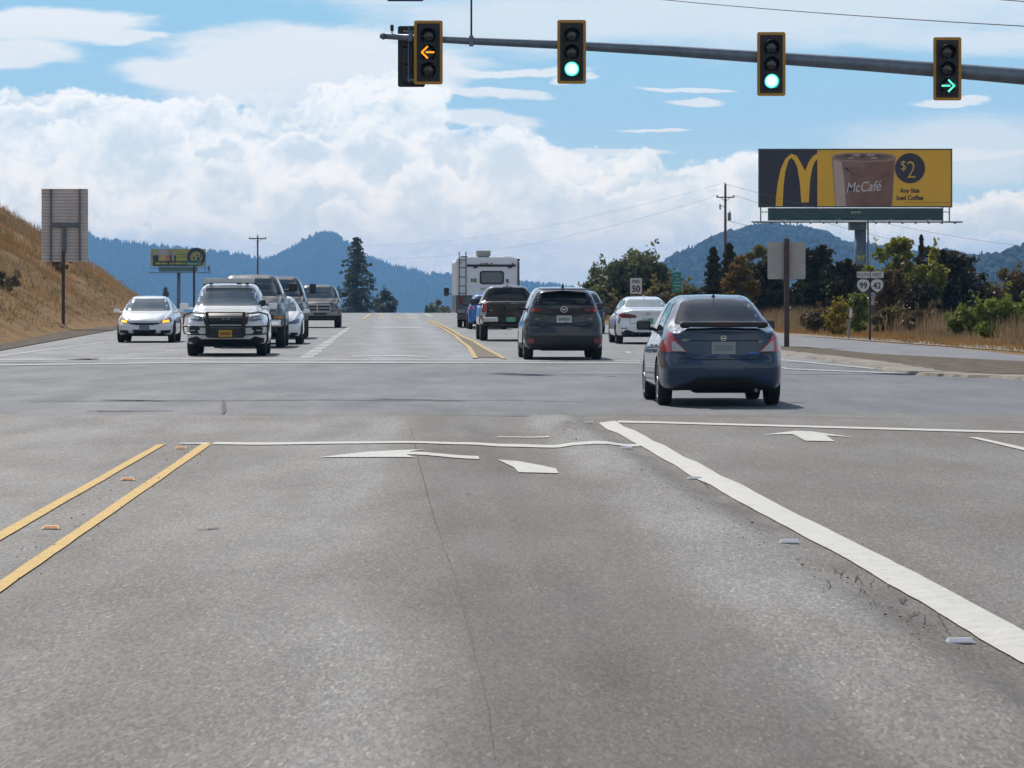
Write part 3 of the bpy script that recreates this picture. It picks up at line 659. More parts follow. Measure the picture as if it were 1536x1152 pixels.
T('leafy_tree',1335,398,64,154,'round',F_RUS,'brownish green tree behind the two route shields',TG,n=3000,leaf=.17,seed=23)
T('spire_tree',1382,353,18,168,'spire',F_DARK,'narrow dark spire tree between the yellow green tree and the big cedar',TG,n=2600,leaf=.12,seed=24)
T('leafy_tree',1399,368,44,157,'round',F_YG,'bright yellow green tree top just right of the narrow spire',TG,n=1800,leaf=.17,seed=25)
T('cedar_tree',1420,375,140,160,'cedar',F_DARK,'largest dark cedar with boughs reaching right across the hills',TG,n=13000,leaf=.17,seed=26,dens=1.3)
T('cedar_tree',1380,430,90,155,'cedar',F_DARK,'low dark cedar under the brownish tree right of the route shields',TG,n=6000,leaf=.16,seed=27)
T('leafy_tree',1515,404,80,175,'round',F_RUS,'russet and olive tree at the right edge behind the lime shrub',TG,n=4200,leaf=.17,seed=28)
T('leafy_tree',1480,428,60,190,'round',F_OLV,'faded olive tree behind the right end of the largest cedar',TG,n=2200,leaf=.17,seed=29)
SG='shrubs along the right verge'
S=lambda *a,**k:T('shrub',*a,cat='shrub',group=SG,**k)
S(1508,440,120,116,'shrub',F_LIME,'large lime green shrub at the right edge of the verge',n=5200,leaf=.13,seed=30)
S(1452,460,62,120,'shrub',F_LIME,'small lime green shrub left of the large lime one',n=2000,leaf=.12,seed=31)
S(1258,450,46,130,'shrub',F_YEL,'yellow leafed shrub left of the leaning white marker post',n=2200,leaf=.11,seed=32)
S(1288,436,44,132,'shrub',F_LIME,'green shrub between the marker post and the route shields',n=2300,leaf=.12,seed=33)
S(1330,463,62,133,'shrub',F_OLV,'olive shrub right of the route shield post',n=2300,leaf=.12,seed=34)
S(1230,466,70,139,'shrub',F_RUS,'reddish brown shrub right of the blank sign post',n=2300,leaf=.12,seed=35)
S(1388,466,80,130,'shrub',F_RUS,'dull russet shrub beneath the largest cedar',n=2400,leaf=.12,seed=36)
S(948,447,90,205,'shrub',F_RUS,'brown shrub under the speed limit sign',n=2400,leaf=.16,seed=37)
for i,(px,D,dd,w,m,l) in enumerate([(60,150,3.,44,G_HILL2,'brown bush low on the left bank near the sign post'),(185,205,4.5,26,G_HILL2,'small brown bush on the ridge above the white sedan')]):
    x=edgeL(D)-1.6-dd; pxx=CX+x/D*F; z=groundz(x,D); hh=1.1+.35*(i%3)
    T('shrub',pxx,HY-(z+hh-CH)*F/D,w*1.2,D,'shrub',m,l,group='bushes on the left bank',cat='shrub',n=1300,leaf=.13,seed=50+i,dens=.6)
# ------------------------------------------------------------------ hills and their forest
def interp(pts,x): return float(np.interp(x,[p[0] for p in pts],[p[1] for p in pts]))
FOREST=mat('forest_floor',(.012,.019,.010,1),1.,spec=0.,var=.3,vscale=.006)
FORT=foliage_mat('forest_trees',(.014,.024,.014,1),(.017,.028,.016,1),(.022,.034,.019,1),.004,.0,1.)
def hills(ridge,D,depth,x0,x1,seed,ntree,th,conif=.8,foot=-48):
    cols=frange(x0,x1,6); rows=frange(-1,1,.05); V=[]
    def hz(px,r):
        X=(px-CX)/F*D; zr=CH+(HY-interp(ridge,px))/F*D
        f=(1-abs(r)**1.25)
        z=foot+(zr-foot)*f
        z+=(abs(r)*(1-abs(r))*4)*(zr-foot)*.16*pnoise(Vector((px*.012,r*3,seed)))
        return X,D+r*depth,z
    for r in rows:
        for px in cols:
            X,Y,Z=hz(px,r); V.append((X*(Y/D) if False else X,Y,Z))
    nx=len(cols); Fc=[(j*nx+i,j*nx+i+1,(j+1)*nx+i+1,(j+1)*nx+i) for j in range(len(rows)-1) for i in range(nx-1)]
    tag(mobj('hills',V,Fc,FOREST,smooth=True),kind='structure')
    rs=np.random.RandomState(seed); T=[]
    for k in range(ntree):
        px=rs.uniform(x0,x1); r=0. if k<ntree*.16 else -rs.rand()**1.3*.9
        r+=rs.normal()*.01
        X,Y,Z=hz(px,max(-.98,min(.98,r))); h=th*rs.uniform(.3,1.15)*(1.25 if rs.rand()<.08 else 1)
        c=rs.rand()<conif; w=h*(.30 if c else .62); s=6; base=Z-.3*h
        ring=[(X+w*math.cos(a+.5)*rs.uniform(.8,1.15),Y+w*math.sin(a+.5),base+h*.18) for a in np.arange(s)*2*math.pi/s]
        if c:
            for i in range(s): T+= [ring[i],ring[(i+1)%s],(X,Y,base+h*1.25)]
        else:
            r2=[(X+(p[0]-X)*.8,Y+(p[1]-Y)*.8,base+h*rs.uniform(.72,.95)) for p in ring]
            for i in range(s): j=(i+1)%s; T+=[ring[i],ring[j],r2[j],ring[i],r2[j],r2[i],r2[i],r2[j],(X,Y,base+h*1.12)]
    return tri_obj('hillside_forest',np.array(T),FORT)
RL=[(-400,360),(60,350),(130,352),(150,361),(200,366),(250,372),(300,378),(340,381),(370,386),(398,390),(420,385),(450,366),(470,355),(487,350),(505,355),(520,365),(545,384),(575,396),(610,405),(640,412),(690,416),(760,424),(800,428),(840,430),(880,440),(960,452),(1100,460),(1800,430)]
RRt=[(820,452),(870,441),(900,432),(930,424),(965,410),(1000,396),(1040,376),(1080,358),(1110,350),(1150,342),(1200,347),(1240,355),(1262,369),(1300,372),(1340,382),(1390,384),(1420,381),(1450,389),(1480,394),(1536,400),(1700,395)]
R3=[(1300,440),(1400,410),(1450,396),(1470,392),(1500,391),(1520,382),(1560,370),(1700,350),(1900,350)]
tag(hills(RL,7000,900,-400,1800,3,9000,10.,.9),'hazy blue forest over the long hill range behind the left side','forest',kind='stuff')
tag(hills(RRt,3600,600,820,1700,5,7000,7.5,.45),'blue grey forest over the nearer hill behind the billboard pole','forest',kind='stuff')
tag(hills(R3,2500,400,1300,1900,7,2000,8.,.2),'darker blue forest on the low rise at the right edge','forest',kind='stuff')
# ------------------------------------------------------------------ air
hm=bpy.data.materials.new('haze'); hm.use_nodes=True; nt=hm.node_tree; nt.nodes.remove(nt.nodes['Principled BSDF'])
pv=nt.nodes.new('ShaderNodeVolumePrincipled'); pv.inputs['Color'].default_value=(.27,.57,1.,1); pv.inputs['Density'].default_value=1.15e-4; pv.inputs['Anisotropy'].default_value=.3
nt.links.new(pv.outputs[0],nt.nodes['Material Output'].inputs['Volume'])
bm=bmesh.new(); bm_box(bm,(0,5900,56),(18200,12400,214)); tag(bobj('haze',bm,hm),kind='stuff')
# ------------------------------------------------------------------ pavement markers
REF_A=mat('amber_reflector',(.75,.22,.02,1),.25,coat=.6); REF_W=mat('clear_reflector',(.55,.56,.60,1),.2,coat=.8)
CER_Y=mat('marker_yellow',(.62,.42,.14,1),.4); CER_W=mat('marker_white',(.50,.50,.49,1),.35,coat=.3)
def marker(px,py,label,body,refl,w=.125,rz=.02):
    x,y=G(px,py); root=empty('road_marker',(x,y,gz(x,y)+.006),rz); tag(root,label,'road marker',group='raised pavement markers')
    bm=bmesh.new(); h=.019; d=.1
    vs=[(-w/2,-d/2,0),(w/2,-d/2,0),(w/2,d/2,0),(-w/2,d/2,0),(-w/2+.012,-d/2+.03,h),(w/2-.012,-d/2+.03,h),(w/2-.012,d/2-.03,h),(-w/2+.012,d/2-.03,h)]
    v=[bm.verts.new(p) for p in vs]
    for f in ((0,3,2,1),(4,5,6,7),(0,1,5,4),(1,2,6,5),(2,3,7,6),(3,0,4,7)): bm.faces.new([v[i] for i in f])
    bobj('marker_body',bm,body,root)
    e=.014; lo=lambda t:(-d/2+.03*t-.002,h*t)
    a=lo(.22);b=lo(.9)
    mobj('reflector',[(-w/2+e,a[0],a[1]),(w/2-e,a[0],a[1]),(w/2-e-.006,b[0],b[1]),(-w/2+e+.006,b[0],b[1])],[(0,1,2,3)],refl,root)
    return root
for px,py,l in [(77,794,'amber raised marker between the yellow lines nearest the camera'),(192,721,'amber raised marker between the yellow lines, middle of three'),(272,674,'amber raised marker at the far end between the yellow lines')]: marker(px,py,l,CER_Y,REF_A,.122)
for px,py,l in [(1440,955,'white raised marker beside the white line nearest the camera'),(1184,814,'white raised marker beside the white line, second nearest the camera'),(1042,714,'white raised marker beside the white line where the asphalt is cracked'),(940,671.5,'white raised marker at the right end of the near stop line'),(883,633,'white raised marker just past the tip of the wide white line')]: marker(px,py,l,CER_W,REF_W,.125)
# grit along the lines
PEB=mat('dark_grit',(.05,.05,.048,1),.8,bump=.3,bscale=80)
def pebbles(name,n,fn,label,sz=(.002,.0075)):
    bm=bmesh.new()
    for i in range(n):
        px,py=fn(); x,y=G(px,py); s=random.uniform(*sz)*(1.7 if random.random()<.06 else 1)
        q=bmesh.ops.create_icosphere(bm,subdivisions=1,radius=s); 
        for v in q['verts']: v.co=Vector((v.co.x*random.uniform(.7,1.4),v.co.y*random.uniform(.7,1.3),v.co.z*.6))
        bmesh.ops.translate(bm,verts=q['verts'],vec=(x,y,gz(x,y)+.008+s*.2))
    tag(bobj(name,bm,PEB),label,'grit',kind='stuff')
def f1():
    t=random.random(); py=670+220*t**1.5; px=300-(py-670)*1.55+random.gauss(0,28); return px,py
def f2():
    t=random.random(); py=640+330*t**1.3; px=905+(py-640)*1.74-22-abs(random.gauss(0,26+py*.02)); return px,py
pebbles('loose_grit',80,f1,'dark loose grit scattered around the double yellow line')
pebbles('loose_grit',170,f2,'dark loose grit scattered left of the wide white line',(.002,.006))
# ------------------------------------------------------------------ traffic signals
GALV=mat('galvanised_steel',rgb(118,128,138),.5,.55,var=.18,vscale=5,bump=.15,bscale=20)
BLK=mat('signal_black',(.012,.012,.014,1),.45,var=.3,vscale=4); BLKM=mat('visor_black',(.010,.010,.012,1),.3)
YB=mat('signal_yellow_border',(.55,.27,.02,1),.5,var=.12,vscale=5)
LENS=mat('dark_lens',(.02,.015,.015,1),.18,coat=.6)
LG=mat('green_lamp',(.05,.8,.6,1),.3,emis=(.08,.95,.75,1),estr=1.3); LGC=mat('green_lamp_core',(.3,.9,.8,1),.3,emis=(.62,1.,.93,1),estr=1.4)
LA=mat('amber_arrow',(.9,.3,.02,1),.3,emis=(1.,.32,.01,1),estr=1.5); LAG=mat('green_arrow',(.1,.9,.6,1),.3,emis=(.12,1.,.66,1),estr=1.3)
SD=73.; PM=F/SD
def rrect(w,h,r,n=5):
    o=[]
    for cx,cz,a0 in ((w/2-r,h/2-r,0),(-w/2+r,h/2-r,90),(-w/2+r,-h/2+r,180),(w/2-r,-h/2+r,270)):
        for i in range(n+1): a=R(a0+90*i/n); o.append((cx+r*math.cos(a),cz+r*math.sin(a)))
    return o
def signal(pxc,pyc,kind,label,wpx=43,hpx=95.5,face=-1):
    "face=-1 looks at the camera (towards -y)"
    c=W(pxc,pyc,SD-.22); root=empty('traffic_signal',(c.x,c.y,c.z-hpx/PM/2),0 if face<0 else math.pi); tag(root,label,'traffic light',group='signals on the mast arm')
    h=hpx/PM; w=wpx/PM; z=h/2
    bm=bmesh.new(); bm_prism(bm,[(p[0],p[1]+z) for p in rrect(w,h,.045)],-.002,.006); bobj('backplate',bm,BLK,root)
    if face<0:
        o=rrect(w,h,.045); i=rrect(w-.115,h-.115,.012); V=[];n=len(o)
        for p in o: V.append((p[0],-.006,p[1]+z))
        for p in i: V.append((p[0],-.006,p[1]+z))
        for p in o: V.append((p[0],.012,p[1]+z))
        Fc=[(k,(k+1)%n,n+(k+1)%n,n+k) for k in range(n)]+[(k,2*n+k,2*n+(k+1)%n,(k+1)%n) for k in range(n)]
        mobj('reflective_border',V,Fc,YB,root)
    bm=bmesh.new()
    for k in (-1,0,1): bm_box(bm,(0,.09,z+k*.352),(.335,.19,.345),.03)
    bm_box(bm,(0,-.02,z),(.34,.045,1.05),.012); bm_box(bm,(0,.09,z+.56),(.06,.05,.1)); bm_box(bm,(0,.2,z),(.045,.04,1.15),.006)
    bobj('housing',bm,BLK,root)
    bm=bmesh.new(); bm_tube(bm,(.05,.225,z+.6),(.05,.225,z-.55),.017,.017,8); bm_box(bm,(0,.215,z+.5),(.2,.03,.05)); bm_box(bm,(0,.215,z-.5),(.16,.03,.05)); bm_tube(bm,(-.11,.212,z+.6),(-.11,.212,z-.55),.008,.008,6)
    bobj('mounting_bracket',bm,GALV,root)
    for k,nm in ((1,'red'),(0,'amber'),(-1,'green')):
        zc=z+k*.352; bm=bmesh.new(); ln=.235; n=22
        # open tunnel visor, cut back at the underside
        for rr in (.158,.152):
            prev=None
            for q in range(n+1):
                a=R(-58)+R(296)*q/n; L=ln*(.42+.58*(.5+.5*math.sin(a)))
                A=bm.verts.new((rr*math.cos(a),-.043,zc+rr*math.sin(a))); Bv=bm.verts.new((rr*math.cos(a),-.043-L,zc+rr*math.sin(a)-.02))
                if prev: bm.faces.new((prev[0],A,Bv,prev[1]))
                prev=(A,Bv)
        bobj('visor',bm,BLKM,root,True)
        lit=(kind=='ball' and k==-1)
        bm=bmesh.new(); bm_lathe(bm,[(-.043,.147),(-.052,.12),(-.060,.07),(-.064,.01)],'y',24,(0,0,zc)); bobj('lens',bm,LG if lit else LENS,root,True)
        if lit: bm=bmesh.new(); bm_lathe(bm,[(-.060,.118),(-.0675,.07),(-.0685,.01)],'y',24,(0,0,zc)); bobj('lamp_glow',bm,LGC,root,True)
        arrow=None
        if kind=='left' and k==0: arrow,am=-1,LA
        if kind=='right' and k==-1: arrow,am=1,LAG
        if arrow:
            bm=bmesh.new(); t=.017; s=arrow; y0,y1=-.078,-.07
            def bar(p,q):
                d=Vector((q[0]-p[0],q[1]-p[1])).normalized(); nn=Vector((-d.y,d.x))*t
                bm_prism(bm,[(p[0]+nn.x,p[1]+nn.y+zc),(q[0]+nn.x,q[1]+nn.y+zc),(q[0]-nn.x,q[1]-nn.y+zc),(p[0]-nn.x,p[1]-nn.y+zc)],y0,y1)
            bar((-s*.125,0),(s*.05,0)); bar((s*.135,0),(s*.01,.125)); bar((s*.135,0),(s*.01,-.125)); bobj('arrow',bm,am,root)
    return root
signal(642.5,78.7,'left','signal with a lit amber left arrow at the left end of the mast arm')
signal(857.5,77.8,'ball','signal with a lit green ball, second from the left, above the motorhome')
signal(1157,96,'ball','signal with a lit green ball above the fast food billboard',wpx=42.5)
signal(1421,103.2,'right','signal with a lit green right arrow at the right end of the mast arm',wpx=42,hpx=94.5)
o=signal(616,82,'back','signal seen from behind, half hidden by the amber arrow signal',wpx=41,hpx=92,face=1); o.location.y=SD+.35
# mast arm and pole
root=empty('mast_arm_pole',(15.2,SD,0)); tag(root,'long tapering galvanised mast arm carrying the signals across the road','signal pole')
ax=[(572,54,4.2),(640,58,5.),(707,61.5,5.6),(836,67,6.6),(1000,76,8.0),(1176,88,9.4),(1300,96.5,10.4),(1440,107,11.4),(1536,115,12.3),(1700,130,13.6),(1868,147,15)]
pts=[(W(a,b,SD)-Vector((15.2,SD,0)),r/PM) for a,b,r in ax]
bm=bmesh.new(); rings=[]
for p,r in pts:
    rings.append([bm.verts.new((p.x,p.y+r*math.cos(t),p.z+r*math.sin(t))) for t in [2*math.pi*k/16 for k in range(16)]])
for A_,B_ in zip(rings[:-1],rings[1:]):
    for k in range(16): bm.faces.new((A_[k],A_[(k+1)%16],B_[(k+1)%16],B_[k]))
bm.faces.new(rings[0]); bobj('mast_arm',bm,GALV,root,True)
bm=bmesh.new(); p=pts[0][0]; bm_tube(bm,p+Vector((-.03,0,0)),p+Vector((.06,0,0)),.045,.085,12); bobj('end_cap',bm,GALV,root)
bm=bmesh.new(); bm_tube(bm,(0,0,0),(0,0,8.6),.24,.17,20); bm_box(bm,(0,0,.05),(.7,.7,.1),.01); bobj('pole',bm,GALV,root,True)
for xx,rr in ((642.5,.07),(857.5,.095),(1157,.13),(1421,.16),(616,.065),(707,.085)):
    bm=bmesh.new(); yy=interp([(a,b) for a,b,r in ax],xx); q=W(xx,yy,SD)-Vector((15.2,SD,0)); bm_box(bm,q,(.09,rr*2.5,rr*2.5),.01); bobj('clamp',bm,GALV,root)
root=empty('detector',W(588,50,SD)); tag(root,'small dark preemption sensor on the left tip of the mast arm','sensor')
bm=bmesh.new(); bm_tube(bm,(0,0,-.04),(0,0,.06),.012); bm_box(bm,(0,0,.11),(.07,.1,.13),.015); bobj('sensor_head',bm,BLK,root)
root=empty('camera_riser',W(707,66,SD)); tag(root,'thin vertical post rising from the mast arm out of the picture','post')
bm=bmesh.new(); bm_tube(bm,(0,0,-.04),(0,0,1.9),.022,.020,10); bobj('riser_tube',bm,mat('riser_dark',(.05,.055,.06,1),.5,.4),root,True)
bm=bmesh.new(); bm_box(bm,(0,-.14,1.8),(.12,.3,.12),.02); bm_box(bm,(0,0,1.7),(.05,.1,.05)); bobj('video_camera',bm,mat('camera_white',(.6,.6,.6,1),.4),root)
BLUE=mat('sign_blue',(.02,.03,.16,1),.4)
root=empty('street_name_sign',W(608,2,SD)); tag(root,'blue edged sign barely entering the top edge above the leftmost signal','sign')
bm=bmesh.new(); bm_prism(bm,[(a,b+.23) for a,b in rrect(.76,.46,.04)],-.01,.01); bobj('sign_panel',bm,BLUE,root)
bm=bmesh.new(); bm_tube(bm,(-.3,.02,.3),(1.36,.02,.62),.02); bobj('sign_bracket',bm,GALV,root)
# ------------------------------------------------------------------ roadside signs
WOOD=mat('weathered_post',(.085,.06,.05,1),.9,var=.25,vscale=6,bump=.5,bscale=15); ALU=mat('aluminium_back',(.72,.66,.63,1),.6,.1,var=.10,vscale=1.5); ALU_D=mat('aluminium_stiffener',(.15,.17,.19,1),.5,.3)
WHITE=mat('sign_white',(.62,.62,.62,1),.5,var=.05); INK=mat('sign_black',(.015,.015,.018,1),.5); GREEN=mat('sign_green',(.02,.22,.18,1),.5,var=.08)
D=101.; b=W(1180,520,D); root=empty('road_sign',(b.x,D,0)); tag(root,'blank grey sign back on a dark wooden post beside the blue sedan','sign')
s=F/D; bm=bmesh.new(); bm_box(bm,(0,0,(520-357)/s/2),(7.5/s,.11,(520-357)/s),.01); bobj('post',bm,WOOD,root)
bm=bmesh.new(); bm_prism(bm,[(x-0.0,z+(520-390)/s) for x,z in rrect(57/s,56/s,.05)],.07,.078); bobj('sign_panel',bm,mat('weathered_aluminium',(.42,.40,.375,1),.65,.1,var=.12,vscale=2.5),root)
# ribbed sign on the left
D=150.; gx=(96-768)/F*D; z0=groundz(gx,D); s=F/D; yb=HY-(z0-CH)*s
root=empty('road_sign',(gx,D,z0)); tag(root,'tall ribbed aluminium sign back on a thin post on the left bank','sign')
zz=lambda py:(yb-py)/s
bm=bmesh.new(); n=22; P0,P1=zz(391.5),zz(284)
prf=[]
for i in range(n+1):
    z=P0+(P1-P0)*i/n; prf+= [(0.0,z-.034),(-.055,z-.026),(-.055,z+.026),(0.0,z+.034)]
V=[];Fc=[]
for yy,z in prf: V+= [(-35/s+.04,yy,z),(36/s,yy,z)]
for i in range(len(prf)-1): Fc.append((2*i,2*i+1,2*i+3,2*i+2))
m0=len(V); V+= [(-35/s+.04,.03,P0),(36/s,.03,P0),(36/s,.03,P1),(-35/s+.04,.03,P1)]; Fc.append((m0,m0+1,m0+2,m0+3))
mobj('sign_panel',V,Fc,ALU,root)
bm=bmesh.new()
for xx in (-19,24): bm_box(bm,(xx/s,-.09,(P0+P1)/2),(.075,.10,P1-P0))
bm_box(bm,(2.5/s,-.11,zz(337.5)),(43/s,.12,.16))
bobj('stiffener',bm,ALU_D,root)
bm=bmesh.new(); bm_box(bm,(0,-.14,(zz(340)+zz(378))/2),(5.2/s,.06,zz(340)-zz(378))); bm_box(bm,(3.6/s,-.16,(zz(340)+zz(378))/2),(1.6/s,.06,zz(340)-zz(378))); bobj('upper_post',bm,ALU_D,root)
bm=bmesh.new(); bm_box(bm,(-.3/s,-.15,zz(376)/2-.1),(4.6/s,.1,zz(376)+.2)); bobj('post',bm,WOOD,root)
# SPEED 50
D=168.; s=F/D; x=(954-768)/F*D; root=empty('speed_limit_sign',(x,D,0)); tag(root,'white speed limit sign reading 50 above the white sedan on the right','sign')
bm=bmesh.new(); bm_box(bm,(0,.05,.9),(.09,.09,1.75)); bobj('post',bm,WOOD,root)
zc=CH+(HY-428.7)/s
bm=bmesh.new(); bm_prism(bm,[(a,b+zc) for a,b in rrect(17.6/s,23.5/s,.03)],-.01,.0); bobj('sign_panel',bm,WHITE,root)
text_on('lettering','SPEED',(0,-.013,zc+6.5/s),4.2/s,INK,root,sx=.78,bold=.004); text_on('lettering','50',(0,-.013,zc-4.2/s),9.5/s,INK,root,sx=.95,bold=.014)
# small green sign
D=196.; s=F/D; x=(1015-768)/F*D; root=empty('mileage_sign',(x,D,0)); tag(root,'small narrow green information sign behind the blue sedan roof','sign'); zc=CH+(HY-423.5)/s
bm=bmesh.new(); bm_box(bm,(0,.06,1.),(.09,.09,2.)); bobj('post',bm,WOOD,root)
bm=bmesh.new(); bm_prism(bm,[(a,b+zc) for a,b in rrect(13/s,30/s,.03)],-.01,.0); bobj('sign_panel',bm,GREEN,root)
bm=bmesh.new(); SW=mat('sign_text_pale',(.22,.45,.42,1),.5)
for k,(w,xo) in enumerate([(6,-.5),(5,1.5),(9,0),(10,0),(7,.5)]): bm_box(bm,(xo/s,-.014,zc+(10.5-k*5.2)/s),(w/s,.004,1.6/s),.0)
bobj('lettering',bm,SW,root)
# route shields
D=117.; s=F/D; b=G(1305,510); x=(1305-768)/F*D; root=empty('route_marker_sign',(x,D,0)); tag(root,'twin route shields for 99 south and 42 west on a brown post','sign')
bm=bmesh.new(); bm_box(bm,(0,.05,(510-404)/s/2),(3.6/s,.08,(510-404)/s)); bobj('post',bm,WOOD,root)
zz=lambda py:CH+(HY-py)/s
SHB=mat('shield_black',(.02,.018,.02,1),.6)
for dxp,num,wd_ in ((-10,'99','SOUTH'),(10.6,'42','WEST')):
    cx=dxp/s
    bm=bmesh.new(); bm_prism(bm,[(a+cx,b+zz(412)) for a,b in rrect(19.4/s,9.2/s,.015)],-.01,0); bobj('banner_panel',bm,WHITE,root)
    bm=bmesh.new(); bm_prism(bm,[(a+cx,b+zz(428.5)) for a,b in rrect(20.5/s,20.5/s,.02)],-.006,.002); bobj('shield_backing',bm,SHB,root)
    sh=[(0,-9.8),(-3.6,-8),(-7.2,-4.6),(-9.1,-.5),(-9.3,3.5),(-8,7.2),(-4.6,9.2),(0,9.7),(4.6,9.2),(8,7.2),(9.3,3.5),(9.1,-.5),(7.2,-4.6),(3.6,-8)]
    bm=bmesh.new(); bm_prism(bm,[(cx+a/s,zz(428.7)+b/s) for a,b in sh],-.014,-.007); bobj('shield',bm,WHITE,root)
    text_on('lettering',num,(cx,-.018,zz(428)),9.6/s,INK,root,sx=.92,bold=.006); text_on('lettering',wd_,(cx,-.014,zz(412)),5.6/s,INK,root,sx=.72,bold=.001)
# leaning marker post
D=121.; s=F/D; x=(1273-768)/F*D; root=empty('marker_post',(x,D,0)); tag(root,'thin leaning grey marker post with a white top left of the route shields','post'); root.rotation_euler=(0,R(4.5),0)
bm=bmesh.new(); bm_box(bm,(0,0,.52),(.055,.05,1.05)); bobj('post',bm,GALV,root); bm=bmesh.new(); bm_box(bm,(0,-.035,.86),(.10,.012,.30),.004); bobj('reflector_plate',bm,WHITE,root)
# green street name sign far left
D=230.; s=F/D; x=(291-768)/F*D; z0=groundz(x,D); root=empty('street_name_sign',(x,D,z0)); tag(root,'green street name sign on a dark post in front of the far yellow billboard','sign')
bm=bmesh.new(); zt=CH+(HY-391)/s-z0; bm_box(bm,(0,.05,zt/2-.3),(3.2/s,.1,zt+.6-.05)); bobj('post',bm,WOOD,root)
zc=CH+(HY-394.7)/s-z0; bm=bmesh.new(); bm_prism(bm,[(a,b+zc) for a,b in rrect(25/s,8/s,.05)],-.015,0); bobj('sign_panel',bm,mat('street_sign_green',(.01,.13,.09,1),.5),root)
text_on('lettering','Rooney Ct',(0,-.02,zc-.01),3.9/s,mat('sign_text',(.55,.62,.6,1),.5),root,sx=.86,bold=.003)
# ------------------------------------------------------------------ the right billboard
D=265.; s=F/D; cx=1291.; root=empty('billboard',((cx-768)/s,D,groundz((cx-768)/s,D))); tag(root,'large yellow and black fast food billboard with an iced coffee cup on one steel column','billboard')
z0=root.location.z; P=lambda px,py:((px-cx)/s,CH+(HY-py)/s-z0)
STEEL=mat('column_steel',rgb(96,112,128),.55,.2,var=.12,vscale=1.5); GRN=mat('apron_green',(.045,.105,.085,1),.6,var=.12,vscale=1.2)
BY=mat('board_yellow',(.86,.50,.015,1),.55,var=.07,vscale=.4); BB=mat('board_black',(.028,.020,.030,1),.5); BYD=mat('board_yellow_text',(.66,.42,.05,1),.55)
def flat(name,pts,y,m,th=.012): 
    bm=bmesh.new(); bm_prism(bm,[P(*p) for p in pts],y-th,y); return bobj(name,bm,m,root)
bm=bmesh.new(); a=P(1138.5,224.5); b=P(1427.5,309.8); bm_box(bm,((a[0]+b[0])/2,.12,(a[1]+b[1])/2),(b[0]-a[0],.22,a[1]-b[1]),.0)
bobj('panel',bm,BY,root)
flat('black_panel',[(1139,225),(1226,225),(1226,309.4),(1139,309.4)],0,BB,.006)
bm=bmesh.new()
for q in [((1138.5,223.9),(1427.5,223.9)),((1138.5,310.2),(1427.5,310.2)),((1138.5,223.9),(1138.5,310.2)),((1427.5,223.9),(1427.5,310.2))]:
    a=P(*q[0]);b=P(*q[1]); bm_box(bm,((a[0]+b[0])/2,.1,(a[1]+b[1])/2),(abs(b[0]-a[0])+.09,.28,abs(b[1]-a[1])+.09))
bobj('frame',bm,GRN,root)
flat('arch_emblem',[(1163.5,309.3),(1164,295),(1166.5,275),(1171,254),(1178,238),(1187,230.5),(1195,233.5),(1201,243.5),(1207.5,256.5),(1213,243),(1219,234.5),(1226,230),(1226,238.6),(1221.8,243),(1218,254),(1215,272),(1213.2,303.6),(1202,303.6),(1199.7,273),(1196,251),(1191.5,241),(1187,236.8),(1182.7,241),(1178,257),(1175.2,280),(1174,309.3)],-.008,mat('arch_yellow',(.90,.54,.02,1),.5),.006)
# cup: body, lit left part, rim, ice
CUP=mat('cup_brown',(.23,.115,.072,1),.5,var=.3,vscale=.9)
flat('cup_print',[(1247.5,236),(1252,231.5),(1268,229.5),(1295,229),(1322,229.5),(1338,231.5),(1343.5,236),(1338,309.4),(1253,309.4)],-.002,mat('cup_rim_tan',(.36,.25,.20,1),.5),.006)
flat('cup_print',[(1249.5,240),(1262,242.5),(1295,243.5),(1328,242.5),(1341.5,240),(1337,309.4),(1254,309.4)],-.009,CUP,.006)
flat('cup_print',[(1249.5,240),(1262,242.2),(1266,268),(1269,309.4),(1254,309.4)],-.016,mat('cup_pale',(.56,.43,.38,1),.5,var=.1,vscale=.5),.006)
flat('cup_print',[(1262,242.2),(1271,242.8),(1274,270),(1278,309.4),(1269,309.4),(1266,268)],-.016,mat('cup_mid',(.24,.155,.125,1),.5),.006)
flat('cup_print',[(1271,242.8),(1295,243.5),(1296,252),(1282,250),(1272,252)],-.016,mat('cup_cream',(.28,.17,.125,1),.5),.006)
flat('cup_print',[(1251.5,235.5),(1262,232.5),(1295,231.5),(1328,232.5),(1339,235.5),(1328,239.5),(1295,241),(1262,239.5)],-.016,mat('cup_top',(.20,.12,.10,1),.5),.006)
ICE=mat('ice_tan',(.44,.33,.28,1),.4); ICD=mat('ice_dark',(.13,.05,.035,1),.4)
for k,(x0,y0,w,h,mm) in enumerate([(1266,231,12,5,ICD),(1280,229.5,10,5,ICE),(1290,231,9,6,ICD),(1300,229.6,12,4.5,ICE),(1313,231.2,9,5,ICD),(1272,235.5,9,3,ICE),(1305,235.5,12,3,ICE)]):
    flat('ice_print',[(x0,y0+h*.4),(x0+w*.3,y0),(x0+w*.9,y0+h*.2),(x0+w,y0+h*.8),(x0+w*.5,y0+h),(x0+w*.1,y0+h*.9)],-.022-.001*k,mm,.006)
flat('cup_print',[(1266.5,252.5),(1269,251.5),(1282,261.5),(1281,263.5)],-.016,ICD,.006)
WT=mat('script_white',(.62,.60,.60,1),.5)
q=P(1295,279.5); text_on('script_lettering','McCafé',(q[0],-.03,q[1]),15.5/s,WT,root,shear=.32,sx=.80,bold=.006,rot=.06)
q=P(1365,252.3); bm=bmesh.new(); bm_lathe(bm,[(-.012,22.6/s),(-.002,22.6/s)],'y',48,(q[0],0,q[1])); bobj('price_disc',bm,BB,root)
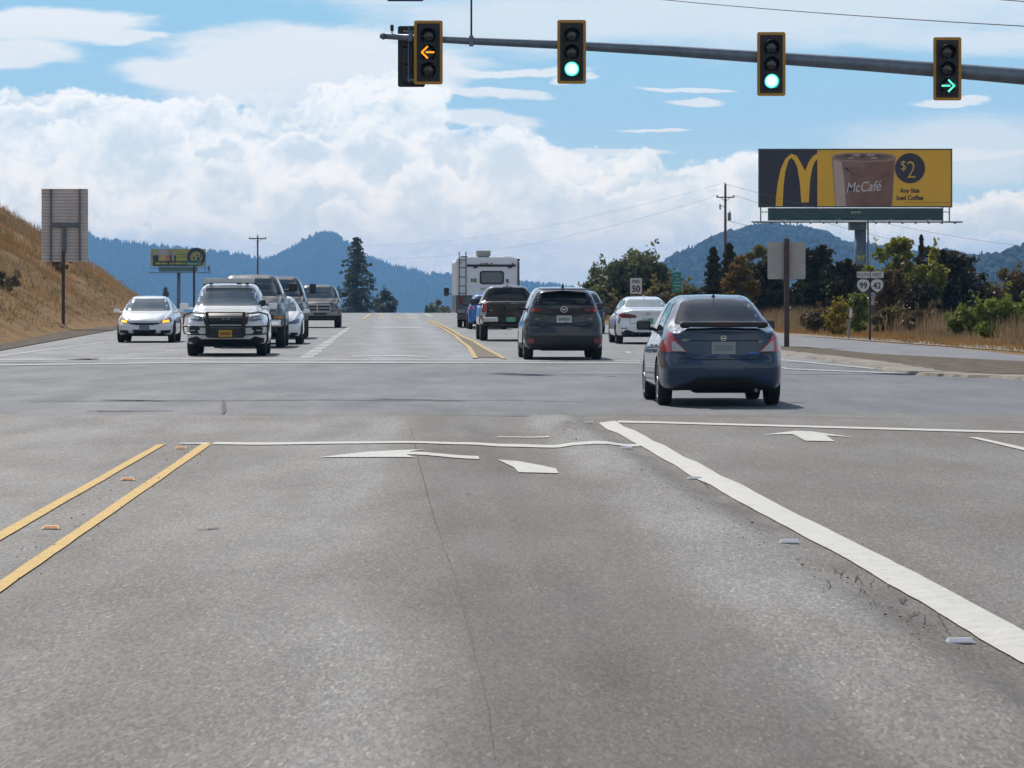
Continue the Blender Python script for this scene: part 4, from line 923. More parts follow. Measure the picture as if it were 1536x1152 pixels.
q=P(1355.2,247.5); text_on('lettering','$',(q[0],-.016,q[1]),15/s,BYD,root,sx=.85,bold=-.006); q=P(1366.8,253.5); text_on('lettering','2',(q[0],-.016,q[1]),27/s,BYD,root,sx=.80,bold=-.02)
q=P(1364.7,285.5); text_on('lettering','Any Size',(q[0],-.005,q[1]),6.6/s,BB,root,sx=.92,bold=.016); q=P(1364.7,296.3); text_on('lettering','Iced Coffee',(q[0],-.005,q[1]),7./s,BB,root,sx=.9,bold=.016)
bm=bmesh.new(); q=P(1391,303.5); bm_box(bm,(q[0],-.004,q[1]),(66/s,.004,.5/s)); bobj('small_print',bm,CUP,root)
bm=bmesh.new(); zb=P(0,331)[1]; zt=P(0,312)[1]; n=5; a=P(1152,0)[0]; b=P(1414,0)[0]
for i in range(n): z_=zb+(zt-zb)*(i+.5)/n; bm_box(bm,((a+b)/2,.10,z_),(b-a,.10,(zt-zb)/n-.035),.02)
bm_box(bm,((a+b)/2,.16,(zb+zt)/2),(b-a-.02,.08,zt-zb)); bobj('apron',bm,GRN,root)
q=P(1284,318.3); text_on('lettering','BEACON',(q[0],.02,q[1]),3.2/s,mat('plaque_white',(.5,.52,.5,1),.5),root,sx=.85,bold=.006)
bm=bmesh.new(); a=P(1127,333.2); b=P(1442,331.6); bm_box(bm,((a[0]+b[0])/2,-.35,a[1]),(b[0]-a[0],.9,.10))
for i in range(16):
    xx=a[0]+(b[0]-a[0])*(i+.5)/16; bm_box(bm,(xx,-.1,a[1]-.08),(.08,.8,.10))
for xx in (1141,1424,1414): q=P(xx,322); bm_box(bm,(q[0],.0,q[1]),(.09,.09,22/s))
for xx in (1147,1419): q=P(xx,318); bm_box(bm,(q[0],.0,q[1]),(10/s,.06,.06))
bobj('catwalk',bm,mat('catwalk_steel',rgb(105,118,112),.6,.3),root)
for k,xx in enumerate((1174,1255,1333,1390)):
    q=P(xx,330); bm=bmesh.new(); bm_tube(bm,(q[0],-.4,q[1]-.1),(q[0],-1.3,q[1]-.05),.025); bm_box(bm,(q[0],-1.35,q[1]),(.34,.2,.12),.03); bobj('floodlight',bm,GALV,root)
bm=bmesh.new(); q=P(1292,340); bm_tube(bm,(q[0],.75,0),(q[0],.75,q[1]),9.3/s,8.8/s,24); bobj('column',bm,STEEL,root,True)
bm=bmesh.new(); q=P(1287,340); bm_box(bm,(q[0],.55,q[1]+.05),(26/s,1.2,12/s),.03); q=P(1291.5,337.5); bm_lathe(bm,[(-.18,5.6/s),(-.05,5.6/s)],'y',20,(q[0],0,q[1])); bobj('column_head',bm,STEEL,root)
bm=bmesh.new(); q=P(1303,330); bm_tube(bm,(q[0],.5,0),(q[0],.5,q[1]),1.3/s,1.3/s,8); bobj('conduit',bm,GALV,root)
# ------------------------------------------------------------------ the far left billboard
D=450.; s=F/D; cx=267.; zb0=prof(D); root=empty('billboard',((cx-768)/s,D,zb0)); tag(root,'small far billboard in yellow green with a dark round emblem behind the left bank','billboard')
P=lambda px,py:((px-cx)/s,CH+(HY-py)/s-zb0)
YG=mat('board_yellow_green',(.36,.37,.06,1),.6,var=.1,vscale=.5); DK=mat('board_dark',(.02,.02,.035,1),.6)
bm=bmesh.new(); a=P(226,373.5);b=P(308.5,399.5); bm_box(bm,((a[0]+b[0])/2,.15,(a[1]+b[1])/2),(b[0]-a[0],.28,a[1]-b[1])); bobj('panel',bm,YG,root)
flat('dark_band',[(229,393),(233,391.5),(278,391.5),(284,399),(230,399)],0,DK,.01)
for i,(x0,w) in enumerate([(233,8),(242,9),(254,3),(258,4),(263,12),(276,3)]): flat('band_lettering',[(x0,393.8),(x0+w,393.8),(x0+w,396.6),(x0,396.6)],-.012,YG,.01)
for x0,w,y0,mm in [(229,10,377,mat('glass_pale',(.33,.34,.33,1),.4)),(238,15,374.5,mat('glass_grey',(.38,.40,.42,1),.4)),(252,7,376,mat('glass_tan',(.34,.25,.16,1),.4)),(258,6,377,MATS['glass_pale'])]: flat('glass_print',[(x0,y0),(x0+w,y0),(x0+w-1,384),(x0+1,384)],0,mm,.01)
for x0,w,mm in [(229,9,DK),(239.5,9,mat('beer_gold',(.50,.38,.14,1),.4)),(248.5,6,mat('beer_amber',(.42,.2,.06,1),.4)),(254.5,3.5,mat('beer_red',(.12,.03,.03,1),.4)),(258,3,MATS['glass_pale']),(261,3,DK)]: flat('glass_print',[(x0,383),(x0+w,383),(x0+w-.5,391.5),(x0+.5,391.5)],-.006,mm,.01)
flat('lettering_line',[(266,381),(280,381),(280,382),(266,382)],0,GRN,.01); flat('lettering_line',[(267,385),(280,385),(280,385.8),(267,385.8)],0,GRN,.01)
q=P(294.5,385.5); bm=bmesh.new(); bm_lathe(bm,[(-.03,14/s),(.12,14/s)],'y',36,(q[0],0,q[1])); bobj('round_emblem',bm,DK,root)
bm=bmesh.new(); bm_lathe(bm,[(-.045,9./s),(-.035,9./s)],'y',36,(q[0],0,q[1]-.06)); bobj('emblem_face',bm,mat('emblem_olive',(.30,.31,.10,1),.6),root)
for w in ((290,387,2,4),(295,383,2.2,3),(296,388,3,4.5),(300,384,1.4,6)): flat('emblem_mark',[(w[0],w[1]-w[3]/2),(w[0]+w[2],w[1]-w[3]/2),(w[0]+w[2],w[1]+w[3]/2),(w[0],w[1]+w[3]/2)],-.05,DK,.01)
bm=bmesh.new(); a=P(238,400);b=P(296,407.5); bm_box(bm,((a[0]+b[0])/2,.2,(a[1]+b[1])/2),(b[0]-a[0],.3,a[1]-b[1])); a=P(224,409);b=P(316,409); bm_box(bm,((a[0]+b[0])/2,-.2,a[1]),(b[0]-a[0],.7,.12)); a=P(224,402);b=P(308,402); bm_box(bm,((a[0]+b[0])/2,-.05,a[1]),(b[0]-a[0],.08,.1)); q=P(308,404); bm_box(bm,(q[0],0,q[1]),(.1,.1,10/s)); q=P(313,403); bm_box(bm,(q[0],.3,q[1]),(4/s,.2,8/s)); bobj('catwalk',bm,mat('far_green_steel',(.12,.2,.19,1),.6),root)
bm=bmesh.new(); q=P(267.5,408); bm_tube(bm,(q[0],.4,0),(q[0],.4,q[1]),2.9/s,2.9/s,16); bobj('column',bm,STEEL,root,True)
# ------------------------------------------------------------------ utility poles and wires
PW_=mat('pole_wood',(.14,.085,.06,1),.9,var=.25,vscale=2); INS=mat('insulator_grey',(.25,.26,.28,1),.4)
def upole(px,ytop,D,arm_py,armw,wpx,label,xfmr=False):
    s=F/D; x=(px-768)/s; z0=groundz(x,D); root=empty('utility_pole',(x,D,z0)); tag(root,label,'utility pole',group='utility poles')
    zt=CH+(HY-ytop)/s-z0; bm=bmesh.new(); bm_tube(bm,(0,0,-.2),(0,0,zt),wpx*1.15/s/2,wpx*.85/s/2,12); bobj('pole',bm,PW_,root,True)
    za=CH+(HY-arm_py)/s-z0; bm=bmesh.new(); bm_box(bm,(0,-.16,za),(armw/s,.09,1.7/s)); bm_tube(bm,(armw*.28/s,-.16,za),(0,-.12,za-armw*.24/s),.02); bm_tube(bm,(-armw*.28/s,-.16,za),(0,-.12,za-armw*.24/s),.02); bobj('crossarm',bm,PW_,root)
    for k in (-.46,.46,): bm=bmesh.new(); bm_tube(bm,(k*armw/s,-.16,za),(k*armw/s,-.16,za+3./s),.04,.06,8); bobj('insulator',bm,INS,root)
    bm=bmesh.new(); bm_tube(bm,(0,0,zt),(-.03,0,zt+2.5/s),.03,.05,8); bobj('insulator',bm,INS,root)
    if xfmr:
        bm=bmesh.new(); q=(6/s,-.1,CH+(HY-325)/s-z0); bm_tube(bm,(q[0],q[1],q[2]-6/s),(q[0],q[1],q[2]+6/s),2.6/s,2.6/s,14); bm_tube(bm,(q[0],q[1],q[2]+6/s),(q[0]+.05,q[1],q[2]+9/s),.03,.03,6); bobj('transformer',bm,mat('transformer_grey',rgb(120,130,135),.5,.2),root,True)
        bm=bmesh.new(); zq=CH+(HY-309)/s-z0; bm_tube(bm,(0,-.1,zq-.05),(-8/s,-.1,zq+.05),.02); bm_tube(bm,(-8/s,-.1,zq-5/s),(-8/s,-.1,zq+2.5/s),.06,.05,8); bobj('cutout_switch',bm,INS,root)
    return root
upole(1088,276.5,215,296,27,4.2,'weathered utility pole with a grey transformer left of the large billboard',True)
upole(386.5,354,420,358,26,2.9,'distant utility pole with one crossarm above the silver pickups')
WIRE=mat('cable_dark',(.05,.052,.055,1),.5)
def wire(a,b,sag,r,label):
    A_=Vector(W(*a));B_=Vector(W(*b)); pts=[]
    for i in range(25):
        t=i/24; p=A_.lerp(B_,t); p.z-=sag*4*t*(1-t); pts.append(p)
    bm=bmesh.new()
    for p,q in zip(pts[:-1],pts[1:]): bm_tube(bm,p,q,r,r,5,caps=False)
    tag(bobj('overhead_wire',bm,WIRE),label,'overhead wire',group='overhead power lines')
wire((1088,274,215),(386,352,420),2.4,.005,'faint power line between the tops of the two utility poles')
wire((1077,293,215),(374,355,420),3.2,.006,'lower power line between the left crossarm ends of the two utility poles')
wire((1101,293,215),(1900,372,420),3.5,.011,'power line running right from the crossarm behind the billboard')
wire((1088,276,215),(1900,352,420),3.,.010,'upper power line running right from the pole top behind the billboard')
wire((1088,330,215),(1900,392,420),3.,.011,'lowest cable crossing behind the billboard column to the right')
wire((900,-10,100),(1750,50,70),.1,.012,'thin wire high above the mast arm at the top right')
wire((1440,-5,95),(1800,22,90),.0,.012,'short thin wire at the top right corner')
# pale roofed shed among the trees
D=170.; s=F/D; x=(1322-768)/s; root=empty('shed',(x,D,groundz(x,D))); tag(root,'low shed with a pale roof glimpsed between trees behind the route shields','shed')
bm=bmesh.new(); bm_box(bm,(0,0,.55),(1.7,2.2,1.1)); bobj('wall',bm,mat('shed_wall',(.16,.11,.09,1),.8,var=.2),root)
bm=bmesh.new(); bm_prism(bm,[(-1.05,1.02),(1.05,1.02),(.6,1.45),(-.6,1.45)],-1.2,1.2); bobj('roof',bm,mat('shed_roof',(.55,.58,.62,1),.4,.3,var=.3,vscale=4),root)
# ------------------------------------------------------------------ vehicles
TYRE=mat('tyre_rubber',(.018,.018,.019,1),.8,bump=.3,bscale=40); RIM=mat('alloy_rim',(.42,.43,.45,1),.3,.8); RIMD=mat('dark_rim',(.06,.06,.065,1),.4,.6)
PLAS=mat('black_plastic',(.018,.018,.02,1),.5); GAP=mat('panel_gap',(.008,.008,.009,1),.7); UND=mat('underbody',(.010,.010,.010,1),.9); CHR=mat('chrome',(.62,.63,.66,1),.14,1.)
GLS=mat('tinted_glass',(.010,.014,.018,1),.015,spec=.42); GLF=mat('windscreen_glass',(.035,.055,.062,1),.04,coat=1.,spec=1.); GLB=mat('pale_windscreen',(.07,.11,.12,1),.05,coat=1.,spec=1.)
RED=mat('tail_lamp_red',(.50,.012,.018,1),.15,coat=.9); REDD=mat('tail_lamp_dark',(.16,.012,.015,1),.15,coat=.9); CLR=mat('lamp_clear',(.45,.46,.48,1),.12,coat=1.); HEAD=mat('headlamp_glass',(.14,.155,.17,1),.08,.3,coat=1.)
AMB=mat('amber_light_lit',(.9,.35,.02,1),.3,emis=(1.,.36,.015,1),estr=2.2); AMBO=mat('amber_lamp',(.55,.22,.03,1),.2,coat=.8)
PLG=mat('plate_pale',(.30,.33,.33,1),.4,var=.12,vscale=9); PLY=mat('plate_orange',(.55,.28,.015,1),.4,var=.12,vscale=12); PLT=mat('plate_green',(.10,.38,.22,1),.4,var=.3,vscale=9); PLW=mat('plate_white',(.5,.52,.53,1),.4,var=.1,vscale=9); PLD=mat('plate_smudge',(.20,.25,.25,1),.5,var=.2,vscale=20)
def paint(name,c,metal=.35,rough=.32): return mat(name,c,rough,metal,coat=1.,var=.02,spec=.25)
def pchip(xs,ys,x):
    xs=np.array(xs,float); ys=np.array(ys,float); h=np.diff(xs); d=np.diff(ys)/h; m=np.zeros(len(xs))
    for i in range(1,len(xs)-1):
        if d[i-1]*d[i]>0: w1=2*h[i]+h[i-1]; w2=h[i]+2*h[i-1]; m[i]=(w1+w2)/(w1/d[i-1]+w2/d[i])
    m[0]=d[0]; m[-1]=d[-1]
    i=np.clip(np.searchsorted(xs,x)-1,0,len(xs)-2); t=(x-xs[i])/h[i]
    return ys[i]*(1+2*t)*(1-t)**2+h[i]*m[i]*t*(1-t)**2+ys[i+1]*t*t*(3-2*t)+h[i]*m[i+1]*t*t*(t-1)
def ring_pts(w,zl,zb,wb,zt,wt):
    dr=min(.075,(zt-zb)*.45); zm=zl+.48*(zb-zl)
    C=[(0,zl),(.6*w,zl),(.90*w,zl+.01),(.985*w,zl+.09),(w,zm),(.5*w+.5*max(wb,w*.96),zm+.62*(zb-zm)),(wb,zb),(wb+(wt-wb)*.5+.018,zb+(zt-zb)*.48),(wt,zt-dr),(wt-.10,zt-dr*.25),(.5*wt,zt-.008),(0,zt)]
    o=[]; n=len(C)
    for i in range(n-1):
        p0=np.array(C[max(i-1,0)]);p1=np.array(C[i]);p2=np.array(C[i+1]);p3=np.array(C[min(i+2,n-1)])
        if i==0: p0=np.array((-C[1][0],C[1][1]))
        if i==n-2: p3=np.array((-C[n-2][0],C[n-2][1]))
        for k in range(4):
            t=k/4; t0,t1,t2,t3=0,1,2,3
            # centripetal
            a=lambda p,q:max(1e-4,np.linalg.norm(q-p)**.5)
            t1=a(p0,p1);t2=t1+a(p1,p2);t3=t2+a(p2,p3); tt=t1+(t2-t1)*t
            A1=(t1-tt)/t1*p0+tt/t1*p1; A2=(t2-tt)/(t2-t1)*p1+(tt-t1)/(t2-t1)*p2; A3=(t3-tt)/(t3-t2)*p2+(tt-t2)/(t3-t2)*p3
            B1=(t2-tt)/t2*A1+tt/t2*A2; B2=(t3-tt)/(t3-t1)*A2+(tt-t1)/(t3-t1)*A3
            o.append(tuple((t2-tt)/(t2-t1)*B1+(tt-t1)/(t2-t1)*B2))
    o.append(C[-1]); return o
def rounded(pts,r,n=4):
    o=[];N_=len(pts)
    for i in range(N_):
        p=Vector(pts[i]);a=Vector(pts[i-1]);b=Vector(pts[(i+1)%N_]); da=(a-p);db=(b-p)
        ra=min(r,da.length*.45);rb=min(r,db.length*.45); A=p+da.normalized()*ra;B=p+db.normalized()*rb
        for k in range(n+1):
            t=k/n; q=A*(1-t)**2+p*2*t*(1-t)+B*t*t; o.append((q.x,q.y))
    return o
def mir(pts): return [(-a,b) for a,b in pts][::-1]
def rect(x0,z0,x1,z1): return [(x0,z0),(x1,z0),(x1,z1),(x0,z1)]
class Car:
    def __init__(s,name,label,cat,px,py,front,yaw,paintm,st,rearp=None,frontp=None,rc=.12,fc=.2,er=.06,wheels=None,group=None,flat_caps=False,rl=.9):
        "py = where the nearest tyres meet the road in the photograph; px = centre of the near end"
        D=F*CH/(py-HY); s.L=st[-1][0]-st[0][0]; ya=R(yaw)
        s.root=empty(name,(0,0,0)); tag(s.root,label,cat,group)
        wy=wheels['f'] if front else wheels['r']           # local y of the near axle
        th=ya+(math.pi if front else 0)
        # place so that the near axle stands at D and the near end is centred on px
        endy=st[-1][0] if front else st[0][0]
        dirv=Vector((-math.sin(th),math.cos(th)))
        De=D+dirv.y*(endy-wy); Xe=(px-CX)/F*De
        org=Vector((Xe,De))-dirv*endy
        s.root.location=(org.x,org.y,prof(org.y)); s.root.rotation_euler=(0,0,th)
        y0,y1=st[0][0],st[-1][0]; s.y0,s.y1=y0,y1
        ysn=[]
        for a in (8,30,52,74,90): ysn.append((y0+er*(1-math.sin(R(a))),er*(1-math.cos(R(90-a)))*0+er*(1-math.sin(R(90-a)))))
        ysn=sorted([(y0+er*(1-math.cos(R(a))),er*(1-math.sin(R(a)))) for a in (0,22,45,68,90)])
        yin=[q for q in frange(y0+er,y1-er,.085)][1:-1]
        # keep every station exactly
        yin=sorted(set([round(q,4) for q in yin]+[round(q[0],4) for q in st if y0+er*1.2<q[0]<y1-er*1.2]))
        seq=ysn+[(q,0) for q in yin]+sorted([(y1-er*(1-math.cos(R(a))),er*(1-math.sin(R(a)))) for a in (0,22,45,68,90)])
        Y=[q[0] for q in st]; n=None; V=[];rings=[]
        for y,ins in seq:
            p=[pchip(Y,[q[k] for q in st],y) for k in range(1,7)]   # w zl zb wb zt wt
            w,zl,zb,wb,zt,wt=p; zl+=ins;zb-=ins*.5;zt-=ins;w-=ins;wb-=ins;wt-=ins
            h=ring_pts(w,zl,zb,wb,max(zt,zb+.01),wt); full=h+[(-a,b) for a,b in h[1:-1]][::-1]
            rings.append((y,full))
        def capr(y,full,ks):
            zc=sum(p[1] for p in full)/len(full); return [(y,[(p[0]*k,zc+(p[1]-zc)*k) for p in full]) for k in ks]
        allr=capr(*rings[0],(.12,.35,.58,.8,.93))+rings+capr(*rings[-1],(.93,.8,.58,.35,.12))
        n=len(rings[0][1])
        for y,full in allr:
            for (x,z) in full:
                yy=y; rl_=rl
                wr=1-ss(y0,y0+rl_,y); wf=1-ss(0,1.1,y1-y); ax=abs(x)/st[len(st)//2][1]
                if rearp: yy+=wr*(float(np.interp(z,[q[0] for q in rearp],[q[1] for q in rearp])))
                yy+=wr*rc*ax**2.6
                if frontp: yy-=wf*(float(np.interp(z,[q[0] for q in frontp],[q[1] for q in frontp])))
                yy-=wf*fc*ax**2.4
                V.append((x,yy,z))
        Fc=[]; m=len(allr)
        for j in range(m-1):
            for i in range(n): a=j*n+i;b=j*n+(i+1)%n; Fc.append((a,b,b+n,a+n))
        Fc.append(tuple(range(n))[::-1]); Fc.append(tuple((m-1)*n+i for i in range(n)))
        me=bpy.data.meshes.new('body'); me.from_pydata(V,[],Fc)
        bm=bmesh.new(); bm.from_mesh(me); bmesh.ops.recalc_face_normals(bm,faces=bm.faces); bm.to_mesh(me); bm.free()
        me.materials.append(paintm); me.materials.append(UND)
        tmp=link(bpy.data.objects.new('tmp',me))
        s.wr=wheels['rad']; s.tw=wheels['tw']; s.track=wheels['track']
        cb=bmesh.new(); ar=wheels.get('arch',s.wr+.055)
        for yy in (wheels['f'],wheels['r']):
            for sx in (-1,1):
                x0=sx*(s.track/2-s.tw*.5-.10); x1=sx*(s.track/2+.6); bm_tube(cb,(x0,yy,s.wr),(x1,yy,s.wr),ar,ar,28)
        bmesh.ops.recalc_face_normals(cb,faces=cb.faces)
        cm=bpy.data.meshes.new('c'); cb.to_mesh(cm); cb.free(); cm.materials.append(UND); cut=link(bpy.data.objects.new('cut',cm))
        md=tmp.modifiers.new('b','BOOLEAN'); md.object=cut; md.operation='DIFFERENCE'; md.solver='EXACT'; md.material_mode='TRANSFER'
        dg=bpy.context.evaluated_depsgraph_get(); dg.update(); s.me=bpy.data.meshes.new_from_object(tmp.evaluated_get(dg))
        bpy.data.objects.remove(tmp); bpy.data.objects.remove(cut)
        s.me.name='body'; bm=bmesh.new(); bm.from_mesh(s.me); s.bvh=BVHTree.FromBMesh(bm)
        for f in bm.faces:
            if f.normal.z<-.75 and f.material_index==0: f.material_index=1
            f.smooth=len(f.verts)<6
        for e in bm.edges: 
            if len(e.link_faces)==2 and e.calc_face_angle(0)>R(38): e.smooth=False
        bm.to_mesh(s.me); bm.free()
        s.body=bpy.data.objects.new('body',s.me); s.body.parent=s.root; link(s.body)
        s.gaps=[]; s.wy=wheels
    def ray(s,view,a,b):
        o,d={'rear':((a,-30,b),(0,1,0)),'front':((a,30,b),(0,-1,0)),'left':((-30,a,b),(1,0,0)),'right':((30,a,b),(-1,0,0)),'top':((a,b,30),(0,0,-1))}[view]
        h=s.bvh.ray_cast(Vector(o),Vector(d)); return h[0],h[1],Vector(d)
    def decal(s,name,view,pts,m,off=.006,r=0,step=.07,parent=None,skirt=.02):
        if r: pts=rounded(pts,r)
        bm=bmesh.new(); bm.faces.new([bm.verts.new((p[0],p[1],0)) for p in pts])
        for ax in (0,1):
            lo=min(p[ax] for p in pts);hi=max(p[ax] for p in pts);k=math.ceil(lo/step+1e-6)
            while k*step<hi-1e-6:
                c=[0,0,0];c[ax]=k*step;no=[0,0,0];no[ax]=1
                bmesh.ops.bisect_plane(bm,geom=bm.verts[:]+bm.edges[:]+bm.faces[:],plane_co=c,plane_no=no); k+=1
        dead=[]
        for v in bm.verts:
            h,nn,d=s.ray(view,v.co.x,v.co.y)
            if h is None:
                dead.append(v); continue
            if nn.dot(d)>0: nn=-nn
            v.co=h+(nn*.7-d*.3).normalized()*off
        bmesh.ops.delete(bm,geom=dead,context='VERTS')
        if not bm.faces: bm.free(); return None
        be=[e for e in bm.edges if len(e.link_faces)==1]
        for e in be: e.smooth=False
        r_=bmesh.ops.extrude_edge_only(bm,edges=be); d=Vector({'rear':(0,1,0),'front':(0,-1,0),'left':(1,0,0),'right':(-1,0,0),'top':(0,0,-1)}[view])
        for g in r_['geom']:
            if isinstance(g,bmesh.types.BMVert): g.co+=d*skirt
        return bobj(name,bm,m,parent or s.root,True)
    def both(s,name,view,pts,m,**k):
        a=s.decal(name,view,pts,m,**k)
        if view in('rear','front','top'): b=s.decal(name,view,mir(pts),m,**k)
        else: b=s.decal(name,'right' if view=='left' else 'left',pts,m,**k)
        return a,b
    def gap(s,view,pts,w=.008,m=GAP):
        "thin shut lines: kept in the body's own mesh"
        P=[]
        for a,b in zip(pts[:-1],pts[1:]):
            L_=math.hypot(b[0]-a[0],b[1]-a[1]); n=max(1,int(L_/.06))
            for i in range(n): P.append((a[0]+(b[0]-a[0])*i/n,a[1]+(b[1]-a[1])*i/n))
        P.append(pts[-1]); prev=None
        for i,p in enumerate(P):
            q=P[min(i+1,len(P)-1)];o=P[max(i-1,0)]; d2=Vector((q[0]-o[0],q[1]-o[1])).normalized(); nn=Vector((-d2.y,d2.x))*w/2
            pr=[]
            for sg in (1,-1):
                h,nr,d=s.ray(view,p[0]+nn.x*sg,p[1]+nn.y*sg)
                if h is None: pr=None;break
                if nr.dot(d)>0: nr=-nr
                pr.append(h+nr*.003)
            if pr and prev and (pr[0]-prev[0]).length<.25: s.gaps.append((prev[0],pr[0],pr[1],prev[1]))
            prev=pr
    def finish(s):
        if s.gaps:
            bm=bmesh.new(); bm.from_mesh(s.me); s.me.materials.append(GAP); mi=len(s.me.materials)-1
            for q in s.gaps:
                f=bm.faces.new([bm.verts.new(p) for p in q]); f.material_index=mi
            bm.to_mesh(s.me); bm.free()
    def solid(s,name,m,fn,parent=None,smooth=False):
        bm=bmesh.new(); fn(bm); return bobj(name,bm,m,parent or s.root,smooth)
    def wheels(s,rimm=RIM,spokes=5,dual=False):
        r=s.wr;w=s.tw
        bm=bmesh.new(); k=w/2
        bm_lathe(bm,[(-k*.80,r*.66),(-k*.98,r*.72),(-k,r*.86),(-k*.9,r*.96),(-k*.62,r),(k*.62,r),(k*.9,r*.96),(k,r*.86),(k*.98,r*.72),(k*.80,r*.66)],'x',32,closed=True)
        first=None
        for sx in (-1,1):
            for yy in (s.wy['f'],s.wy['r']):
                if first is None:
                    t=bobj('wheel',bm,TYRE,s.root,True); b2=bmesh.new()
                    bm_lathe(b2,[(-k*.55,.02),(-k*.55,r*.60),(-k*.92,r*.68),(-k*.80,r*.70),(k*.5,r*.66),(k*.4,.02)],'x',28,mi=0)
                    for i in range(spokes):
                        a=2*math.pi*i/spokes; rot=Matrix.Rotation(a,3,'X'); bm_box(b2,rot@Vector((-k*.72,0,r*.36)),(k*.3,r*.16,r*.62),.01,rot)
                    bm_lathe(b2,[(-k*.95,.01),(-k*.92,r*.12),(-k*.6,r*.14)],'x',16)
                    rm=bobj('rim',b2,rimm,t,False); first=(t,rm)
                    w_=t
                else:
                    w_=first[0].copy(); r2=first[1].copy(); link(w_);link(r2); w_.parent=s.root; r2.parent=w_
                w_.location=(sx*(s.track/2),yy,r); w_.rotation_euler=(0,0,0 if sx<0 else math.pi)
    def mirror(s,c,size,m,arm=True,glass=True,back=1):
        for sx in (-1,1):
            def f(bm):
                bm_box(bm,(sx*c[0],c[1],c[2]),size,min(size)*.32,seg=3)
                if arm: bm_tube(bm,(sx*(c[0]-.02),c[1]+.01,c[2]-size[2]*.3),(sx*(c[0]-size[0]*.5-.13),c[1]+.05,c[2]-size[2]*.45),.022,.03,8)
            q=s.solid('side_mirror',m,f,smooth=False)
            if glass: s.solid('mirror_glass',mat('mirror_dark',(.045,.055,.065,1),.2),lambda bm:bm_box(bm,(sx*c[0],c[1]-size[1]*.5-.001,c[2]),(size[0]*.82,.006,size[2]*.74),.002),parent=q)
    def plate(s,view,x,z,w,h,m,smudge=True):
        hp,nn,d=s.ray(view,x,z); sg=-1 if view=='rear' else 1
        y=hp.y+sg*.012; p=s.solid('number_plate',m,lambda bm:bm_prism(bm,[(a+x,b+z) for a,b in rrect(w,h,.012)],y,y-sg*.012))
        if smudge: s.solid('plate_characters',PLD,lambda bm:bm_prism(bm,[(a+x,b+z) for a,b in rrect(w*.74,h*.44,.01)],y+sg*.002,y-sg*.002),parent=p)
    def emblem_ring(s,view,x,z,r,t,m,extra=None):
        hp,nn,d=s.ray(view,x,z); sg=-1 if view=='rear' else 1; y=hp.y+sg*.010
        def f(bm):
            n=24
            for k in range(n):
                a=2*math.pi*k/n;b=2*math.pi*(k+1)/n
                bm_prism(bm,[(x+r*math.cos(a),z+r*.86*math.sin(a)),(x+r*math.cos(b),z+r*.86*math.sin(b)),(x+(r-t)*math.cos(b),z+(r-t)*.86*math.sin(b)),(x+(r-t)*math.cos(a),z+(r-t)*.86*math.sin(a))],y,y-sg*.012)
            for (x0,z0,x1,z1) in (extra or []): bm_prism(bm,[(x+x0,z+z0),(x+x1,z+z0),(x+x1,z+z1),(x+x0,z+z1)],y,y-sg*.012)
            bmesh.ops.remove_doubles(bm,verts=bm.verts,dist=1e-5)
        s.solid('emblem',m,f)
    def badge(s,view,txt,x,z,h,m=CHR,sx=1.1,sp=0):
        hp,nn,d=s.ray(view,x,z); sg=-1 if view=='rear' else 1
        text_on('badge_lettering',txt,(x,hp.y+sg*.008,z),h,m,s.root,facing=view,sx=sx)
RT='cars heading away on the right carriageway'; LT='cars coming towards the camera on the left'
# ---- 1 blue-grey sedan
P_BLU=paint('paint_slate_blue',(.020,.045,.092,1),.1,.5)
c=Car('sedan','dark slate blue sedan with black boot spoiler crossing the junction, nearest vehicle','car',1086,606.9,False,1.9,P_BLU,
 [(-2.225,.74,.24,.93,.70,1.05,.58),(-2.05,.80,.22,.97,.745,1.085,.60),(-1.75,.835,.21,.99,.765,1.105,.62),(-1.58,.845,.21,.99,.77,1.135,.635),(-1.3,.848,.2,.985,.775,1.27,.60),(-.95,.848,.2,.975,.775,1.415,.555),(-.6,.848,.2,.965,.775,1.49,.54),(-.1,.848,.2,.95,.78,1.525,.55),(.35,.848,.2,.935,.78,1.50,.55),(.75,.848,.2,.92,.78,1.36,.58),(1.2,.845,.2,.90,.76,1.08,.64),(1.6,.83,.2,.86,.72,.95,.62),(2.05,.78,.22,.74,.66,.80,.52),(2.23,.70,.26,.6,.6,.68,.46)],
 rearp=[(.2,.10),(.36,.03),(.5,0),(.62,.01),(.70,.055),(1.0,.075),(1.1,.0)],rc=.17,wheels=dict(f=1.32,r=-1.28,rad=.315,tw=.195,track=1.49))
c.decal('rear_window','rear',[(-.62,1.115),(.62,1.115),(.565,1.25),(.475,1.42),(.25,1.455),(-.25,1.455),(-.475,1.42),(-.565,1.25)],GLS,r=.05)
c.both('side_window','left',[(-1.15,1.03),(-.98,1.02),(-.30,1.0),(-.30,1.40),(-.62,1.385),(-.95,1.25)],GLS,r=.04)
c.both('side_window','left',[(-.22,1.0),(.80,.965),(.86,1.0),(.42,1.30),(.15,1.395),(-.22,1.41)],GLS,r=.04)
c.decal('windscreen','front',[(-.66,1.0),(.66,1.0),(.52,1.40),(-.52,1.40)],GLF,r=.05)
